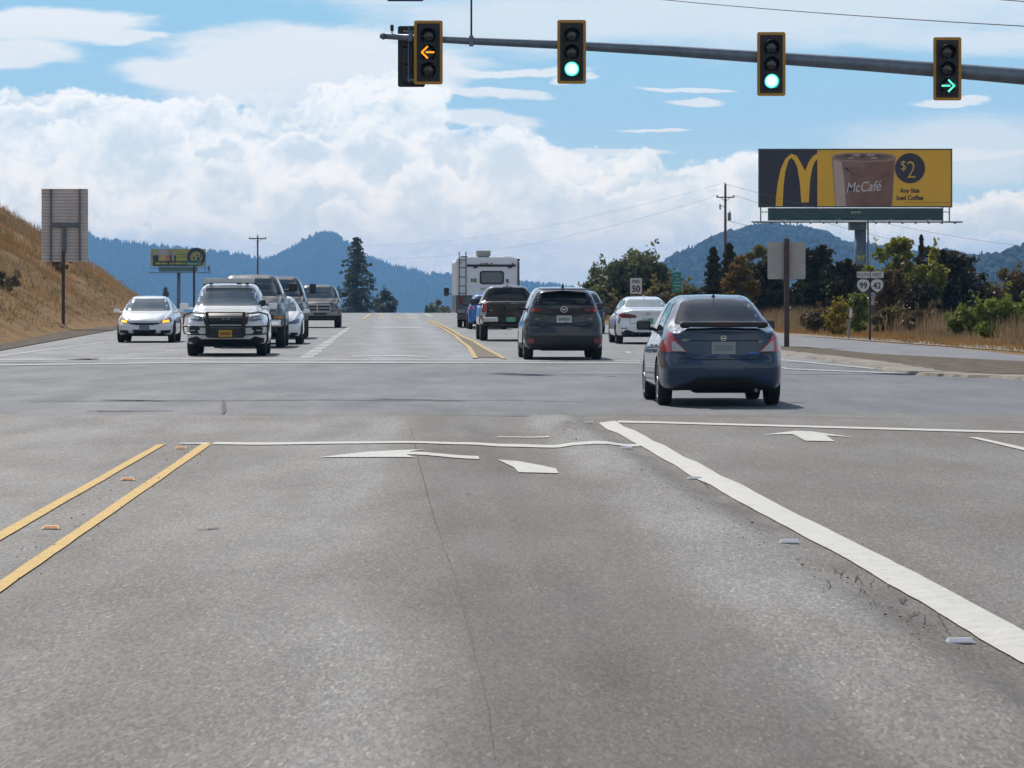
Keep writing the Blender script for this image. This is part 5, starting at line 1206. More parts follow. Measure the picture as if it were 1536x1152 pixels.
# lamps: outer red block with a white wedge towards the boot lid
lamp=[(-.84,1.01),(-.70,1.01),(-.66,.95),(-.60,.855),(-.49,.742),(-.82,.745)]
lamps=c.both('tail_lamp','rear',lamp,RED,r=.02,off=.012,step=.05)
for sx,q in ((1,lamps[0]),(-1,lamps[1])):
    pts=[(-.685,.89),(-.655,.885),(-.515,.752),(-.69,.755)]; c.decal('reverse_lamp','rear',pts if sx>0 else mir(pts),CLR,r=.008,off=.019,step=.05,parent=q)
c.solid('boot_spoiler',PLAS,lambda bm:(bm_box(bm,(0,-2.12,1.135),(1.16,.26,.035),.016),bm_box(bm,(0,-2.215,1.112),(1.20,.07,.062),.024),bm_box(bm,(-.52,-2.12,1.085),(.1,.12,.04),.01),bm_box(bm,(.52,-2.12,1.085),(.1,.12,.04),.01)))
c.solid('spoiler_lamp',REDD,lambda bm:bm_box(bm,(0,-2.253,1.115),(.3,.006,.012)))
c.plate('rear',0,.797,.325,.165,PLG)
c.emblem_ring('rear',0,.93,.042,.009,CHR,[(-.042,-.007,.042,.007)])
c.badge('rear','VERSA',-.50,.905,.026,sx=1.25); c.badge('rear','SV',.505,.885,.028,sx=1.2)
c.decal('blue_badge','rear',rect(.345,.72,.46,.742),mat('badge_blue',(.03,.18,.6,1),.3),r=.008)
c.gap('rear',[(-.65,.98),(-.60,.80),(-.49,.66),(-.40,.64),(.40,.64),(.49,.66),(.60,.80),(.65,.98)],.010); c.gap('rear',[(-.52,.895),(.52,.895)],.012)
c.gap('rear',[(-.84,.735),(-.5,.735)],.007); c.gap('rear',[(.84,.735),(.5,.735)],.007)
c.decal('rear_valance','rear',[(-.60,.235),(.60,.235),(.60,.29),(.44,.335),(.36,.40),(-.36,.40),(-.44,.335),(-.60,.29)],PLAS,r=.03)
for v in('left','right'):
    c.gap(v,[(-1.12,1.0),(-1.05,.8),(-.88,.6),(-.82,.34)],.007); c.gap(v,[(-.26,.98),(-.26,.35)],.007); c.gap(v,[(.86,.97),(.92,.8),(.88,.35)],.007); c.gap(v,[(-.82,.34),(.88,.33)],.007)
c.both('door_handle','left',rect(-.98,.80,-.80,.83),CHR,off=.025,r=.01)
c.both('door_handle','left',rect(-.16,.79,.02,.82),CHR,off=.025,r=.01)
c.both('sill_trim','left',[(-.9,.30),(.9,.28),(.9,.30),(-.9,.325)],CHR,off=.006)
c.solid('antenna',PLAS,lambda bm:(bm_tube(bm,(0,-.62,1.48),(0,-.72,1.70),.006,.003,6),bm_lathe(bm,[(1.47,.035),(1.50,.022),(1.525,.008)],'z',10,(0,-.62,0))))
c.gap('rear',[(0,1.33),(0,1.455)],.006)
c.mirror((.895,.62,1.085),(.20,.12,.14),PLAS)
c.wheels(RIM,5)
c.solid('exhaust_pipe',GALV,lambda bm:bm_tube(bm,(.45,-2.1,.22),(.45,-1.5,.24),.025)); c.solid('rear_axle',UND,lambda bm:(bm_tube(bm,(-.66,-1.28,.27),(.66,-1.28,.27),.045),bm_box(bm,(0,-1.75,.24),(.8,.5,.12),.04)))
c.finish()
# ---- 2 dark grey crossover
P_GR=paint('paint_graphite',(.022,.022,.028,1),.3,.4)
c=Car('crossover','dark grey crossover with a silver wing emblem, left of the slate blue sedan','car',846.5,539.0,False,2.3,P_GR,
 [(-2.27,.83,.25,1.0,.78,1.42,.60),(-2.1,.895,.24,1.06,.82,1.585,.60),(-1.85,.915,.23,1.09,.83,1.635,.605),(-1.4,.92,.22,1.09,.835,1.675,.61),(-.7,.92,.21,1.07,.84,1.695,.615),(0,.92,.21,1.04,.84,1.69,.615),(.5,.92,.21,1.03,.84,1.60,.62),(1.2,.92,.21,1.0,.83,1.17,.70),(1.7,.90,.22,.97,.80,1.06,.68),(2.15,.85,.24,.86,.72,.92,.6),(2.28,.78,.28,.7,.65,.78,.5)],
 rearp=[(.22,.14),(.38,.03),(.55,0),(.78,.03),(.86,.09),(1.1,.10),(1.22,.06),(1.32,.10),(1.62,.27),(1.7,.27)],rc=.20,rl=1.15,wheels=dict(f=1.34,r=-1.36,rad=.36,tw=.225,track=1.60),group=None)
c.decal('rear_window','rear',[(-.70,1.27),(-.45,1.265),(.45,1.265),(.70,1.27),(.72,1.33),(.60,1.555),(.50,1.60),(-.50,1.60),(-.60,1.555),(-.72,1.33)],GLS,r=.05)
c.both('tail_lamp','rear',[(-.905,1.12),(-.88,1.20),(-.60,1.205),(-.43,1.155),(-.60,1.125),(-.86,1.085)],REDD,r=.02,off=.01); c.both('lamp_core','rear',[(-.87,1.105),(-.865,1.185),(-.64,1.19),(-.68,1.125)],RED,r=.02,off=.016)
c.both('side_window','left',[(-1.62,1.16),(-.42,1.10),(-.42,1.50),(-.95,1.535),(-1.35,1.50)],GLS,r=.04); c.both('side_window','left',[(-.34,1.10),(.95,1.06),(.55,1.36),(.2,1.49),(-.34,1.50)],GLS,r=.04)
c.decal('windscreen','front',[(-.7,1.13),(.7,1.13),(.58,1.58),(-.58,1.58)],GLF,r=.05)
c.decal('lower_cladding','rear',[(-.93,.24),(.93,.24),(.93,.34),(.84,.50),(.62,.56),(-.62,.56),(-.84,.50),(-.93,.34)],mat('cladding_grey',(.025,.025,.028,1),.55),r=.03)
c.both('rear_reflector','rear',rect(-.835,.385,-.69,.50),REDD,r=.02,off=.014)
c.plate('rear',0,.945,.35,.165,PLW); c.emblem_ring('rear',0,1.17,.085,.014,CHR,[]); 
c.solid('emblem_wing',CHR,lambda bm:bm_prism(bm,[(-.065,1.19),(-.05,1.20),(0,1.165),(.05,1.20),(.065,1.19),(0,1.135)],c.ray('rear',0,1.17)[0].y-.014,c.ray('rear',0,1.17)[0].y-.002))
c.badge('rear','CX-5',-.60,.95,.034); c.badge('rear','AWD',.60,.95,.028)
c.gap('rear',[(-.68,1.25),(-.62,1.1),(-.50,.98),(-.58,.80),(.58,.80),(.50,.98),(.62,1.1),(.68,1.25)],.012); c.gap('rear',[(-.42,1.06),(.42,1.06)],.01)
c.solid('rear_wiper',PLAS,lambda bm:(bm_tube(bm,(0.02,-2.18,1.285),(-.42,-2.13,1.30),.012,.008,6),bm_box(bm,(.02,-2.17,1.28),(.07,.05,.05),.015)))
c.solid('roof_spoiler',P_GR,lambda bm:bm_box(bm,(0,-1.93,1.638),(1.16,.26,.03),.013)); c.solid('roof_antenna',PLAS,lambda bm:bm_prism(bm,[(-.035,1.66),(.035,1.66),(.006,1.76),(-.006,1.76)],-1.62,-1.48))
for v in('left','right'): c.gap(v,[(-.38,1.08),(-.38,.4)],.008); c.gap(v,[(-1.2,1.1),(-1.15,.8),(-.95,.55)],.008); c.gap(v,[(.8,1.05),(.85,.45)],.008)
c.both('side_cladding','left',[(-.95,.24),(.95,.24),(.95,.36),(-.95,.38)],MATS['cladding_grey'])
c.mirror((1.01,.72,1.24),(.20,.13,.14),PLAS); c.wheels(RIM,5)
c.solid('rear_axle',UND,lambda bm:(bm_tube(bm,(-.7,-1.36,.3),(.7,-1.36,.3),.05),bm_box(bm,(0,-1.8,.27),(1.1,.5,.12),.05)))
c.finish()
# ---- 3 brown-grey pickup
P_TAC=paint('paint_gunmetal',(.026,.021,.021,1),.3,.4)
def pickup_st(L,W_,zb,zt_cab,hood,bedz,rear_over,wt,cab0,cab1,ws,zl=.42):
    y0=-L/2;y1=L/2; w=W_/2
    return [(y0,w*.93,zl+.12,bedz-.12,w*.90,bedz,w*.86),(y0+.12,w*.975,zl+.08,bedz-.1,w*.93,bedz+.01,w*.89),(cab0-.22,w,zl,bedz-.08,w*.95,bedz+.02,w*.90),(cab0-.06,w,zl,bedz-.08,w*.95,bedz+.035,w*.90),(cab0+.04,w,zl,bedz-.06,w*.93,zt_cab-.28,wt+.04),(cab0+.16,w,zl,bedz-.06,w*.93,zt_cab-.06,wt),(cab0+.5,w,zl,bedz-.06,w*.93,zt_cab,wt),(cab1-.25,w,zl,bedz-.07,w*.93,zt_cab-.01,wt),(cab1,w,zl,bedz-.07,w*.93,zt_cab-.09,wt+.01),(ws,w,zl,bedz-.08,w*.92,hood+.05,w*.82),(ws+.3,w,zl,hood-.12,w*.93,hood,w*.80),(y1-.35,w*.98,zl,hood-.2,w*.9,hood-.05,w*.74),(y1-.08,w*.95,zl+.03,hood-.28,w*.86,hood-.13,w*.70),(y1,w*.90,zl+.08,hood-.36,w*.82,hood-.2,w*.66)]
c=Car('pickup_truck','dark brown grey pickup with red tail lamps and a chrome corner bumper behind the motorhome','pickup',765.5,511.,False,2.7,P_TAC,
 pickup_st(5.35,1.89,1.1,1.80,1.12,1.27,0,.62,-.75,.75,1.35,.45),rearp=[(.45,.10),(.6,0),(1.3,0)],rc=.05,fc=.15,er=.04,rl=.5,wheels=dict(f=1.80,r=-1.42,rad=.39,tw=.25,track=1.62,arch=.47))
c.decal('rear_window','rear',[(-.63,1.37),(.63,1.37),(.60,1.52),(.55,1.70),(-.55,1.70),(-.60,1.52)],GLS,r=.04)
c.decal('bed_opening','top',rect(-.72,-2.55,.72,-.95),UND,off=.004)
c.both('tail_lamp','rear',rect(-.905,.93,-.765,1.245),RED,r=.03,off=.014); c.both('reverse_lamp','rear',rect(-.90,.86,-.77,.925),CLR,r=.01,off=.016)
c.gap('rear',[(-.75,1.25),(-.75,.74),(.75,.74),(.75,1.25)],.014); c.gap('rear',[(-.68,1.14),(.68,1.14)],.012); c.gap('rear',[(-.68,.84),(.68,.84)],.010)
c.solid('tailgate_handle',PLAS,lambda bm:bm_box(bm,(0,-2.69,1.17),(.26,.03,.08),.012))
c.badge('rear','4x4',-.62,1.0,.045); c.badge('rear','TRD',.60,.84,.035)
c.solid('rear_bumper',CHR,lambda bm:(bm_box(bm,(-.66,-2.74,.70),(.52,.16,.17),.04),bm_box(bm,(.66,-2.74,.70),(.52,.16,.17),.04)))
c.solid('bumper_step',PLAS,lambda bm:(bm_box(bm,(0,-2.73,.68),(.86,.15,.16),.03),bm_box(bm,(0,-2.6,.52),(1.3,.2,.18),.05)))
c.both('bumper_cap','rear',rect(-.94,.70,-.80,.86),CHR,off=.02,r=.03)
c.solid('number_plate',PLT,lambda bm:bm_box(bm,(.02,-2.815,.70),(.31,.012,.155),.004))
c.both('side_window','left',[(-.55,1.28),(.05,1.28),(.05,1.68),(-.50,1.68)],GLS,r=.04); c.both('side_window','left',[(.12,1.28),(1.1,1.25),(.62,1.62),(.12,1.68)],GLS,r=.04)
c.decal('windscreen','front',[(-.72,1.22),(.72,1.22),(.58,1.68),(-.58,1.68)],GLF,r=.05)
for v in('left','right'): c.gap(v,[(-.82,1.28),(-.82,.5)],.012); c.gap(v,[(.08,1.25),(.08,.5)],.008)
c.mirror((1.06,.95,1.26),(.20,.14,.20),PLAS); c.wheels(RIM,6); c.solid('high_stop_lamp',REDD,lambda bm:bm_box(bm,(0,-.68,1.755),(.3,.03,.025),.006)); c.solid('roof_antenna',PLAS,lambda bm:bm_prism(bm,[(-.02,1.79),(.02,1.79),(.005,1.85),(-.005,1.85)],-.4,-.25))
c.finish()
# ---- 4 bright blue hatchback
P_HB=paint('paint_bright_blue',(.045,.20,.62,1),.25,.3)
c=Car('hatchback','bright blue hatchback squeezed between the motorhome and the brown grey pickup','car',732,493.8,False,2.5,P_HB,
 [(-2.0,.76,.26,1.0,.72,1.20,.55),(-1.85,.82,.24,1.03,.75,1.36,.56),(-1.55,.845,.22,1.04,.765,1.45,.56),(-.9,.85,.21,1.02,.77,1.52,.57),(-.2,.85,.21,1.0,.77,1.54,.57),(.4,.85,.21,.97,.77,1.46,.57),(1.1,.85,.21,.95,.75,1.1,.64),(1.6,.83,.22,.88,.70,.98,.6),(1.9,.78,.25,.78,.64,.82,.5),(2.0,.72,.3,.64,.58,.7,.45)],
 rearp=[(.2,.1),(.45,0),(.7,.03),(1.0,.07),(1.5,.35)],rc=.2,rl=1.0,wheels=dict(f=1.26,r=-1.27,rad=.31,tw=.19,track=1.47))
c.decal('rear_window','rear',[(-.60,1.10),(.60,1.10),(.56,1.28),(.48,1.42),(-.48,1.42),(-.56,1.28)],GLS,r=.05)
c.both('tail_lamp','rear',[(-.80,1.04),(-.72,1.08),(-.60,1.02),(-.55,.86),(-.62,.80),(-.74,.88)],RED,r=.03,off=.012); c.both('reverse_lamp','rear',[(-.68,.98),(-.61,.97),(-.565,.87),(-.61,.84)],CLR,r=.01,off=.018)
c.plate('rear',0,.72,.3,.15,PLW); c.decal('rear_valance','rear',rect(-.62,.24,.62,.36),PLAS,r=.03); c.gap('rear',[(-.6,1.0),(-.54,.62),(.54,.62),(.6,1.0)],.012)
c.both('side_window','left',[(-1.2,1.08),(.8,1.02),(.35,1.38),(-.3,1.42),(-1.0,1.36)],GLS,r=.05); c.mirror((.92,.6,1.05),(.13,.10,.10),PLAS); c.wheels(RIM,5); c.finish()
# ---- 5 white sedan ahead on the right
P_WH=paint('paint_white',(.88,.89,.90,1),.0,.35)
c=Car('sedan','white sedan with dark red tail lamps beyond the blue sedan on the right','car',972,515.6,False,2.4,P_WH,
 [(-2.44,.80,.26,.92,.74,1.03,.60),(-2.25,.88,.24,.97,.79,1.06,.63),(-1.85,.915,.22,1.0,.81,1.09,.65),(-1.55,.92,.21,1.0,.82,1.13,.66),(-1.1,.92,.2,.98,.82,1.27,.62),(-.65,.92,.2,.965,.82,1.39,.575),(-.1,.92,.2,.95,.82,1.445,.57),(.4,.92,.2,.93,.82,1.41,.58),(.85,.92,.2,.92,.81,1.25,.62),(1.3,.92,.2,.90,.80,1.04,.68),(1.8,.90,.2,.86,.76,.93,.64),(2.3,.84,.22,.74,.68,.8,.54),(2.44,.76,.26,.6,.62,.68,.48)],
 rearp=[(.2,.12),(.4,.02),(.55,0),(.7,.05),(.85,.05),(1.0,.0)],rc=.24,wheels=dict(f=1.42,r=-1.40,rad=.34,tw=.215,track=1.60))
c.decal('rear_window','rear',[(-.62,1.125),(.62,1.125),(.58,1.22),(.49,1.35),(-.49,1.35),(-.58,1.22)],mat('rear_glass_pale',(.05,.10,.11,1),.06,coat=1.,spec=1.),r=.05)
c.both('tail_lamp','rear',[(-.88,.86),(-.86,.92),(-.72,.935),(-.36,.88),(-.34,.80),(-.62,.79),(-.78,.80)],REDD,r=.02,off=.012); c.both('lamp_core','rear',[(-.84,.86),(-.82,.905),(-.70,.915),(-.74,.84)],RED,r=.01,off=.018)
c.plate('rear',0,.70,.33,.17,PLW,False); c.solid('plate_sticker',PLT,lambda bm:bm_box(bm,(.07,c.ray('rear',0,.7)[0].y-.016,.70),(.17,.006,.16))); c.emblem_ring('rear',0,.93,.05,.012,mat('emblem_dark',(.03,.03,.04,1),.3,.5))
c.gap('rear',[(-.6,1.0),(-.52,.62),(.52,.62),(.6,1.0)],.012); c.decal('rear_diffuser','rear',[(-.74,.24),(.74,.24),(.80,.38),(.62,.44),(.40,.36),(-.40,.36),(-.62,.44),(-.80,.38)],PLAS,r=.03); c.both('rear_reflector','rear',rect(-.80,.47,-.62,.495),REDD,off=.014)
c.both('bumper_slit','rear',[(-.84,.78),(-.81,.78),(-.86,.62),(-.88,.64)],PLAS,off=.012)
c.both('side_window','left',[(-1.35,1.06),(-.35,1.02),(-.35,1.33),(-.75,1.32),(-1.05,1.22)],GLS,r=.04); c.both('side_window','left',[(-.27,1.02),(.95,.99),(.5,1.25),(.15,1.33),(-.27,1.34)],GLS,r=.04)
c.mirror((1.04,.70,1.03),(.22,.13,.14),PLAS); c.wheels(RIMD,5); c.decal('windscreen','front',[(-.7,1.05),(.7,1.05),(.55,1.36),(-.55,1.36)],GLF,r=.05); c.solid('roof_antenna',P_WH,lambda bm:bm_prism(bm,[(-.02,1.42),(.02,1.42),(.005,1.49),(-.005,1.49)],-.75,-.6)); c.finish()
# ---- 6 dark blue crossover, mostly hidden
P_NV=paint('paint_navy',(.020,.030,.055,1),.4,.3)
c=Car('crossover','dark navy crossover mostly hidden behind the right side of the dark grey crossover','car',873,500.3,False,2.6,P_NV,
 [(-2.2,.83,.27,1.0,.78,1.28,.60),(-2.0,.90,.25,1.04,.82,1.48,.61),(-1.6,.925,.23,1.05,.84,1.58,.62),(-.6,.93,.22,1.03,.84,1.64,.63),(.2,.93,.22,1.02,.84,1.62,.63),(1.2,.93,.22,1.0,.83,1.15,.70),(1.8,.90,.23,.95,.78,1.03,.66),(2.2,.80,.28,.72,.66,.8,.5)],
 rearp=[(.22,.14),(.5,0),(.9,.07),(1.2,.06),(1.6,.4)],rc=.2,rl=1.1,wheels=dict(f=1.3,r=-1.33,rad=.35,tw=.22,track=1.62))
c.decal('rear_window','rear',[(-.68,1.24),(.68,1.24),(.58,1.50),(-.58,1.50)],GLS,r=.06); c.both('tail_lamp','rear',rect(-.90,.98,-.72,1.14),RED,r=.03,off=.012)
c.plate('rear',0,.9,.33,.16,PLW); c.both('side_window','left',[(-1.5,1.12),(.95,1.06),(.4,1.45),(-1.2,1.46)],GLS,r=.05); c.decal('lower_cladding','rear',rect(-.85,.25,.85,.42),PLAS,r=.04)
c.mirror((1.03,.75,1.2),(.18,.12,.14),PLAS); c.wheels(RIM,5); c.finish()
# ---- 7 motorhome
D=157.5; s_=F/D; th=R(2.2); root=empty('motorhome',((730.3-768)/F*D,D,0),th); tag(root,'white motorhome with a grey lower body, rear ladder and roof air conditioner','motorhome')
RX=lambda px:(px-730.3)/s_; RZ=lambda py:CH+(HY-py)/s_
MW=mat('motorhome_white',(.84,.85,.87,1),.35,coat=.4,var=.04,vscale=.7); MG=mat('motorhome_grey',(.12,.12,.125,1),.4,coat=.3,var=.1,vscale=2)
hw=RX(777.3); zt=RZ(386); zs=RZ(443)
bm=bmesh.new(); prf_=[(-hw,zs),(hw,zs),(hw,zt-.22),(hw-.07,zt-.07),(hw-.22,zt),(-hw+.22,zt),(-hw+.07,zt-.07),(-hw,zt-.22)]; bm_prism(bm,prf_,0,7.6); es=[e for e in bm.edges if all(abs(v.co.y)<1e-4 for v in e.verts) and max(v.co.z for v in e.verts)>zs+.2]; bmesh.ops.bevel(bm,geom=es,offset=.06,segments=3,affect='EDGES'); body=bobj('body',bm,MW,root)
bm=bmesh.new(); bm_box(bm,(0,3.9,(zs+RZ(470))/2),(hw*2-.04,7.7,zs-RZ(470)),.04); bobj('lower_body',bm,MG,root)
bm=bmesh.new(); bm_box(bm,(0,.12,RZ(475)),(hw*1.9,.3,.28),.05); bm_box(bm,(0,1.2,RZ(480)),(1.4,2,.3),.04); bobj('rear_bumper',bm,mat('motorhome_bumper',(.10,.10,.105,1),.5),root)
bm=bmesh.new(); bm_box(bm,(hw+.025,.04,(zt+zs)/2-.1),(.07,.12,zt-zs-.2),.02); bm_box(bm,(hw+.02,3.5,zt-.12),(.12,6.8,.12),.03); bobj('awning_rail',bm,mat('awning_dark',(.04,.045,.055,1),.5),root)
bm=bmesh.new(); bm_box(bm,(RX(737),-.02,RZ(398.3)),(RX(774)-RX(700.5),.05,.10),.02); 
bobj('rear_spoiler',bm,PLAS,root)
for a in (713,765): bm=bmesh.new(); bm_box(bm,(RX(a),-.03,RZ(401)),(.19,.06,.06),.01); bobj('marker_lamp_housing',bm,PLAS,root)
for a in (722,727,731,737.5,769,691): bm=bmesh.new(); bm_box(bm,(RX(a),-.03,RZ(395.4 if a>700 else 394)),(.09,.05,.045),.012); bobj('marker_lamp',bm,RED if a in(737.5,691) else REDD,root)
a,b,c_,d_=RX(719.6),RX(756),RZ(426.4),RZ(406.3)
bm=bmesh.new(); bm_prism(bm,[(p[0]+(a+b)/2,p[1]+(c_+d_)/2) for p in rrect(b-a,d_-c_,.12)],-.025,.01); w_=bobj('window',bm,PLAS,root)
bm=bmesh.new(); bm_prism(bm,[(p[0]+(a+b)/2,p[1]+(c_+d_)/2) for p in rrect(b-a-.14,d_-c_-.13,.08)],-.032,-.02); bobj('pane',bm,mat('frosted_pane',(.13,.14,.15,1),.2,coat=.5),w_)
bm=bmesh.new()
for a in (688.6,698.8): bm_path(bm,[(RX(a),-.13,RZ(443)),(RX(a),-.13,RZ(384)),(RX(a),-.10,RZ(378)),(RX(a),.25,RZ(379))],.022)
for z in (440,429,415.5,401.5,390): bm_tube(bm,(RX(688.6),-.13,RZ(z)),(RX(698.8),-.13,RZ(z)),.018)
for z in (435,405): 
    for a in (688.6,698.8): bm_tube(bm,(RX(a),-.13,RZ(z)),(RX(a),.02,RZ(z)),.014)
bobj('ladder',bm,mat('ladder_dark',(.035,.04,.045,1),.4,.4),root)
bm=bmesh.new(); bm_box(bm,(RX(727.5),2.6,zt+.2),(RX(738.5)-RX(716.8),1.0,.26),.04); bm_box(bm,(RX(727.5),2.6,zt+.04),(.5,.8,.1),.02)
for k in range(4): bm_box(bm,(RX(727.5),2.09,zt+.12+k*.055),(.56,.02,.018))
bobj('air_conditioner',bm,mat('ac_grey',(.27,.27,.265,1),.6),root)
bm=bmesh.new(); bm_box(bm,(RX(697),1.4,zt+.03),(.30,.4,.09),.03); bobj('roof_vent',bm,mat('vent_brown',(.17,.10,.08,1),.6),root)
bm=bmesh.new(); bm_box(bm,(RX(764),3.,zt+.04),(.34,.5,.11),.04); bobj('roof_vent',bm,MW,root)
for sg in (-1,1): bm=bmesh.new(); x=RX(692.2)*-sg if sg>0 else RX(692.2); bm_box(bm,(x,-.03,(RZ(444)+RZ(456))/2),(.17,.06,.36),.02); bobj('tail_lamp',bm,REDD,root)
bm=bmesh.new(); bm_box(bm,(RX(691.5),-.055,RZ(467)),(.33,.03,.15),.01); bobj('rear_step_plate',bm,mat('step_plate',(.28,.29,.29,1),.5),root)
text_on('lettering','FOUR',(RX(729.5),-.01,RZ(433.7)),4.6/s_,INK,root,sx=1.05,bold=.0)
bm=bmesh.new(); bm_prism(bm,[(p[0]+RX(712.5),p[1]+RZ(420.5)) for p in rrect(.16,.19,.04)],-.008,.0); bobj('badge_print',bm,mat('badge_gold',(.35,.22,.06,1),.5),root)
bm=bmesh.new(); bm_box(bm,(RX(707.8),-.006,RZ(420.5)),(.075,.012,.17)); bobj('badge_print',bm,mat('badge_grey',(.13,.13,.15,1),.5),root)
bm=bmesh.new(); bm_box(bm,(RX(761),-.006,RZ(421)),(.13,.012,.15)); bobj('badge_print',bm,MATS['badge_grey'],root)
bm=bmesh.new(); bm_box(bm,(RX(763),-.009,RZ(423.5)),(.09,.012,.05)); bobj('badge_print',bm,MATS['badge_gold'],root)
for sx in (-1,1):
    bm=bmesh.new(); bm_box(bm,(sx*(hw+.26),7.2,RZ(437)),(.24,.14,.36),.05); bm_tube(bm,(sx*(hw+.2),7.2,RZ(441)),(sx*(hw-.1),7.25,RZ(441)),.025); mr=bobj('side_mirror',bm,PLAS,root)
    bm=bmesh.new(); bm_box(bm,(sx*(hw+.26),7.12,RZ(443)),(.2,.02,.1),.01); bobj('mirror_glass',bm,GLB,mr)
bm=bmesh.new(); bm_box(bm,(0,8.2,1.3),(2.0,1.5,.9),.15); bm_box(bm,(0,7.7,1.9),(1.9,.9,.6),.15); bobj('cab',bm,MW,root)
for yy,xs_ in ((2.3,(-1.15,-.87,.87,1.15)),(7.9,(-1.0,1.0))):
    for xx in xs_:
        bm=bmesh.new(); k=.11; r=.39; bm_lathe(bm,[(-k*.8,r*.62),(-k,r*.8),(-k*.7,r),(k*.7,r),(k,r*.8),(k*.8,r*.62)],'x',26,closed=True); t=bobj('wheel',bm,TYRE,root,True,(xx,yy,r)); bm=bmesh.new(); bm_lathe(bm,[(-k*.6,.05),(-k*.6,r*.58),(k*.6,r*.6),(k*.6,.05)],'x',20); bobj('rim',bm,GALV,t)
bm=bmesh.new()
for xx in (-1.0,1.0): bm_box(bm,(xx,1.75,.55),(.55,.02,.55))
bobj('mud_flap',bm,UND,root)
# ---- oncoming: 8 police-style white SUV
c=Car('police_suv','white SUV with a roof light bar and black push bumper, front of the left queue','police car',338.5,533.4,True,2.2,P_WH,
 [(-2.5,.88,.28,1.1,.82,1.45,.62),(-2.2,.97,.25,1.12,.86,1.68,.66),(-1.5,1.0,.24,1.12,.88,1.76,.67),(-.5,1.0,.23,1.10,.88,1.79,.67),(.25,1.0,.23,1.08,.88,1.765,.665),(.55,1.0,.23,1.08,.88,1.68,.67),(1.30,1.0,.23,1.06,.87,1.23,.78),(1.6,.995,.23,1.04,.87,1.16,.78),(2.2,.97,.25,.98,.82,1.08,.74),(2.42,.93,.28,.93,.80,1.0,.70),(2.5,.86,.34,.85,.74,.93,.66)],
 frontp=[(.25,.14),(.45,.0),(.75,.0),(.85,.04),(1.1,.14)],fc=.26,rc=.1,wheels=dict(f=1.52,r=-1.46,rad=.385,tw=.25,track=1.70))
c.decal('windscreen','front',[(-.80,1.255),(-.60,1.235),(.60,1.235),(.80,1.255),(.72,1.50),(.63,1.67),(-.63,1.67),(-.72,1.50)],GLB,r=.05)
c.both('side_window','right',[(1.18,1.16),(.45,1.55),(.1,1.62),(-.35,1.62),(-.35,1.16)],GLS,r=.04); c.both('side_window','right',[(-.45,1.16),(-.45,1.62),(-1.2,1.60),(-1.2,1.17)],GLS,r=.04); c.both('side_window','right',[(-1.3,1.18),(-1.3,1.59),(-1.85,1.53),(-2.0,1.22)],GLS,r=.04)
c.both('headlamp','front',[(-.90,.90),(-.87,1.02),(-.58,.96),(-.545,.86),(-.66,.85)],HEAD,r=.03,off=.012); c.both('headlamp_lens','front',[(-.80,.90),(-.79,.965),(-.66,.945),(-.66,.89)],CLR,r=.02,off=.02)
c.decal('grille','front',[(-.57,.99),(-.53,1.045),(.53,1.045),(.57,.99),(.52,.78),(-.52,.78)],PLAS,r=.03,off=.012)
c.solid('grille_bars',RIMD,lambda bm:[bm_box(bm,(0,2.49,z),(1.0,.04,.022),.006) for z in (.83,.88,.93,.98)])
c.both('fog_recess','front',[(-.90,.70),(-.66,.72),(-.62,.66),(-.70,.62),(-.64,.56),(-.70,.53),(-.88,.54)],PLAS,r=.02,off=.01); c.both('fog_lamp','front',[(-.86,.645),(-.74,.65),(-.74,.62),(-.86,.61)],CLR,r=.01,off=.018)
c.decal('lower_bumper','front',[(-.92,.27),(.92,.27),(.93,.44),(.70,.49),(.60,.42),(-.60,.42),(-.70,.49),(-.93,.44)],PLAS,r=.03,off=.01)
c.solid('number_plate',PLY,lambda bm:bm_box(bm,(0,2.655,.56),(.33,.012,.17),.004)); c.solid('plate_characters',mat('plate_dark',(.22,.12,.03,1),.5),lambda bm:bm_box(bm,(0,2.663,.56),(.25,.004,.07)))
c.solid('emblem',mat('emblem_blue_grey',(.05,.07,.11,1),.3,.6),lambda bm:bm_box(bm,(0,2.53,.925),(.15,.02,.06),.01)); c.solid('emblem_rim',CHR,lambda bm:bm_box(bm,(0,2.525,.925),(.17,.015,.075),.012)); 
def pb(bm):
    for sx in (-1,1):
        bm_box(bm,(sx*.45,2.60,.79),(.075,.10,.60),.02); bm_box(bm,(sx*.45,2.52,.70),(.06,.2,.06))
        bm_path(bm,[(sx*.47,2.60,.72),(sx*.85,2.52,.73),(sx*1.03,2.38,.74)],.022); bm_path(bm,[(sx*.47,2.60,.53),(sx*.85,2.52,.54),(sx*1.02,2.36,.56),(sx*1.055,2.20,.74),(sx*1.02,2.30,1.02),(sx*.85,2.46,1.07),(sx*.50,2.56,1.04)],.018)
    bm_box(bm,(0,2.60,.745),(.9,.07,.075),.02); bm_box(bm,(0,2.61,1.075),(.9,.05,.03),.01); bm_box(bm,(0,2.59,.50),(.9,.07,.09),.02); bm_box(bm,(0,2.58,.62),(.9,.03,.14),.01)
c.solid('push_bumper',mat('bumper_black',(.02,.021,.022,1),.4,.3),pb)
c.solid('push_bumper_rail',mat('rail_silver',(.35,.36,.38,1),.35,.6),lambda bm:bm_box(bm,(0,2.645,.765),(.78,.012,.03),.004))
def lb(bm): bm_box(bm,(0,.40,1.86),(1.27,.30,.12),.04,seg=3)
lbr=c.solid('light_bar',mat('lightbar_white',(.55,.56,.56,1),.25,coat=.8,var=.08,vscale=4),lb); c.solid('light_bar_foot',PLAS,lambda bm:[bm_box(bm,(x,.40,1.80),(.08,.2,.09),.01) for x in (-.45,.45)],parent=lbr); c.solid('camera_pod',PLAS,lambda bm:bm_box(bm,(-.25,.42,1.80),(.12,.12,.08),.02))
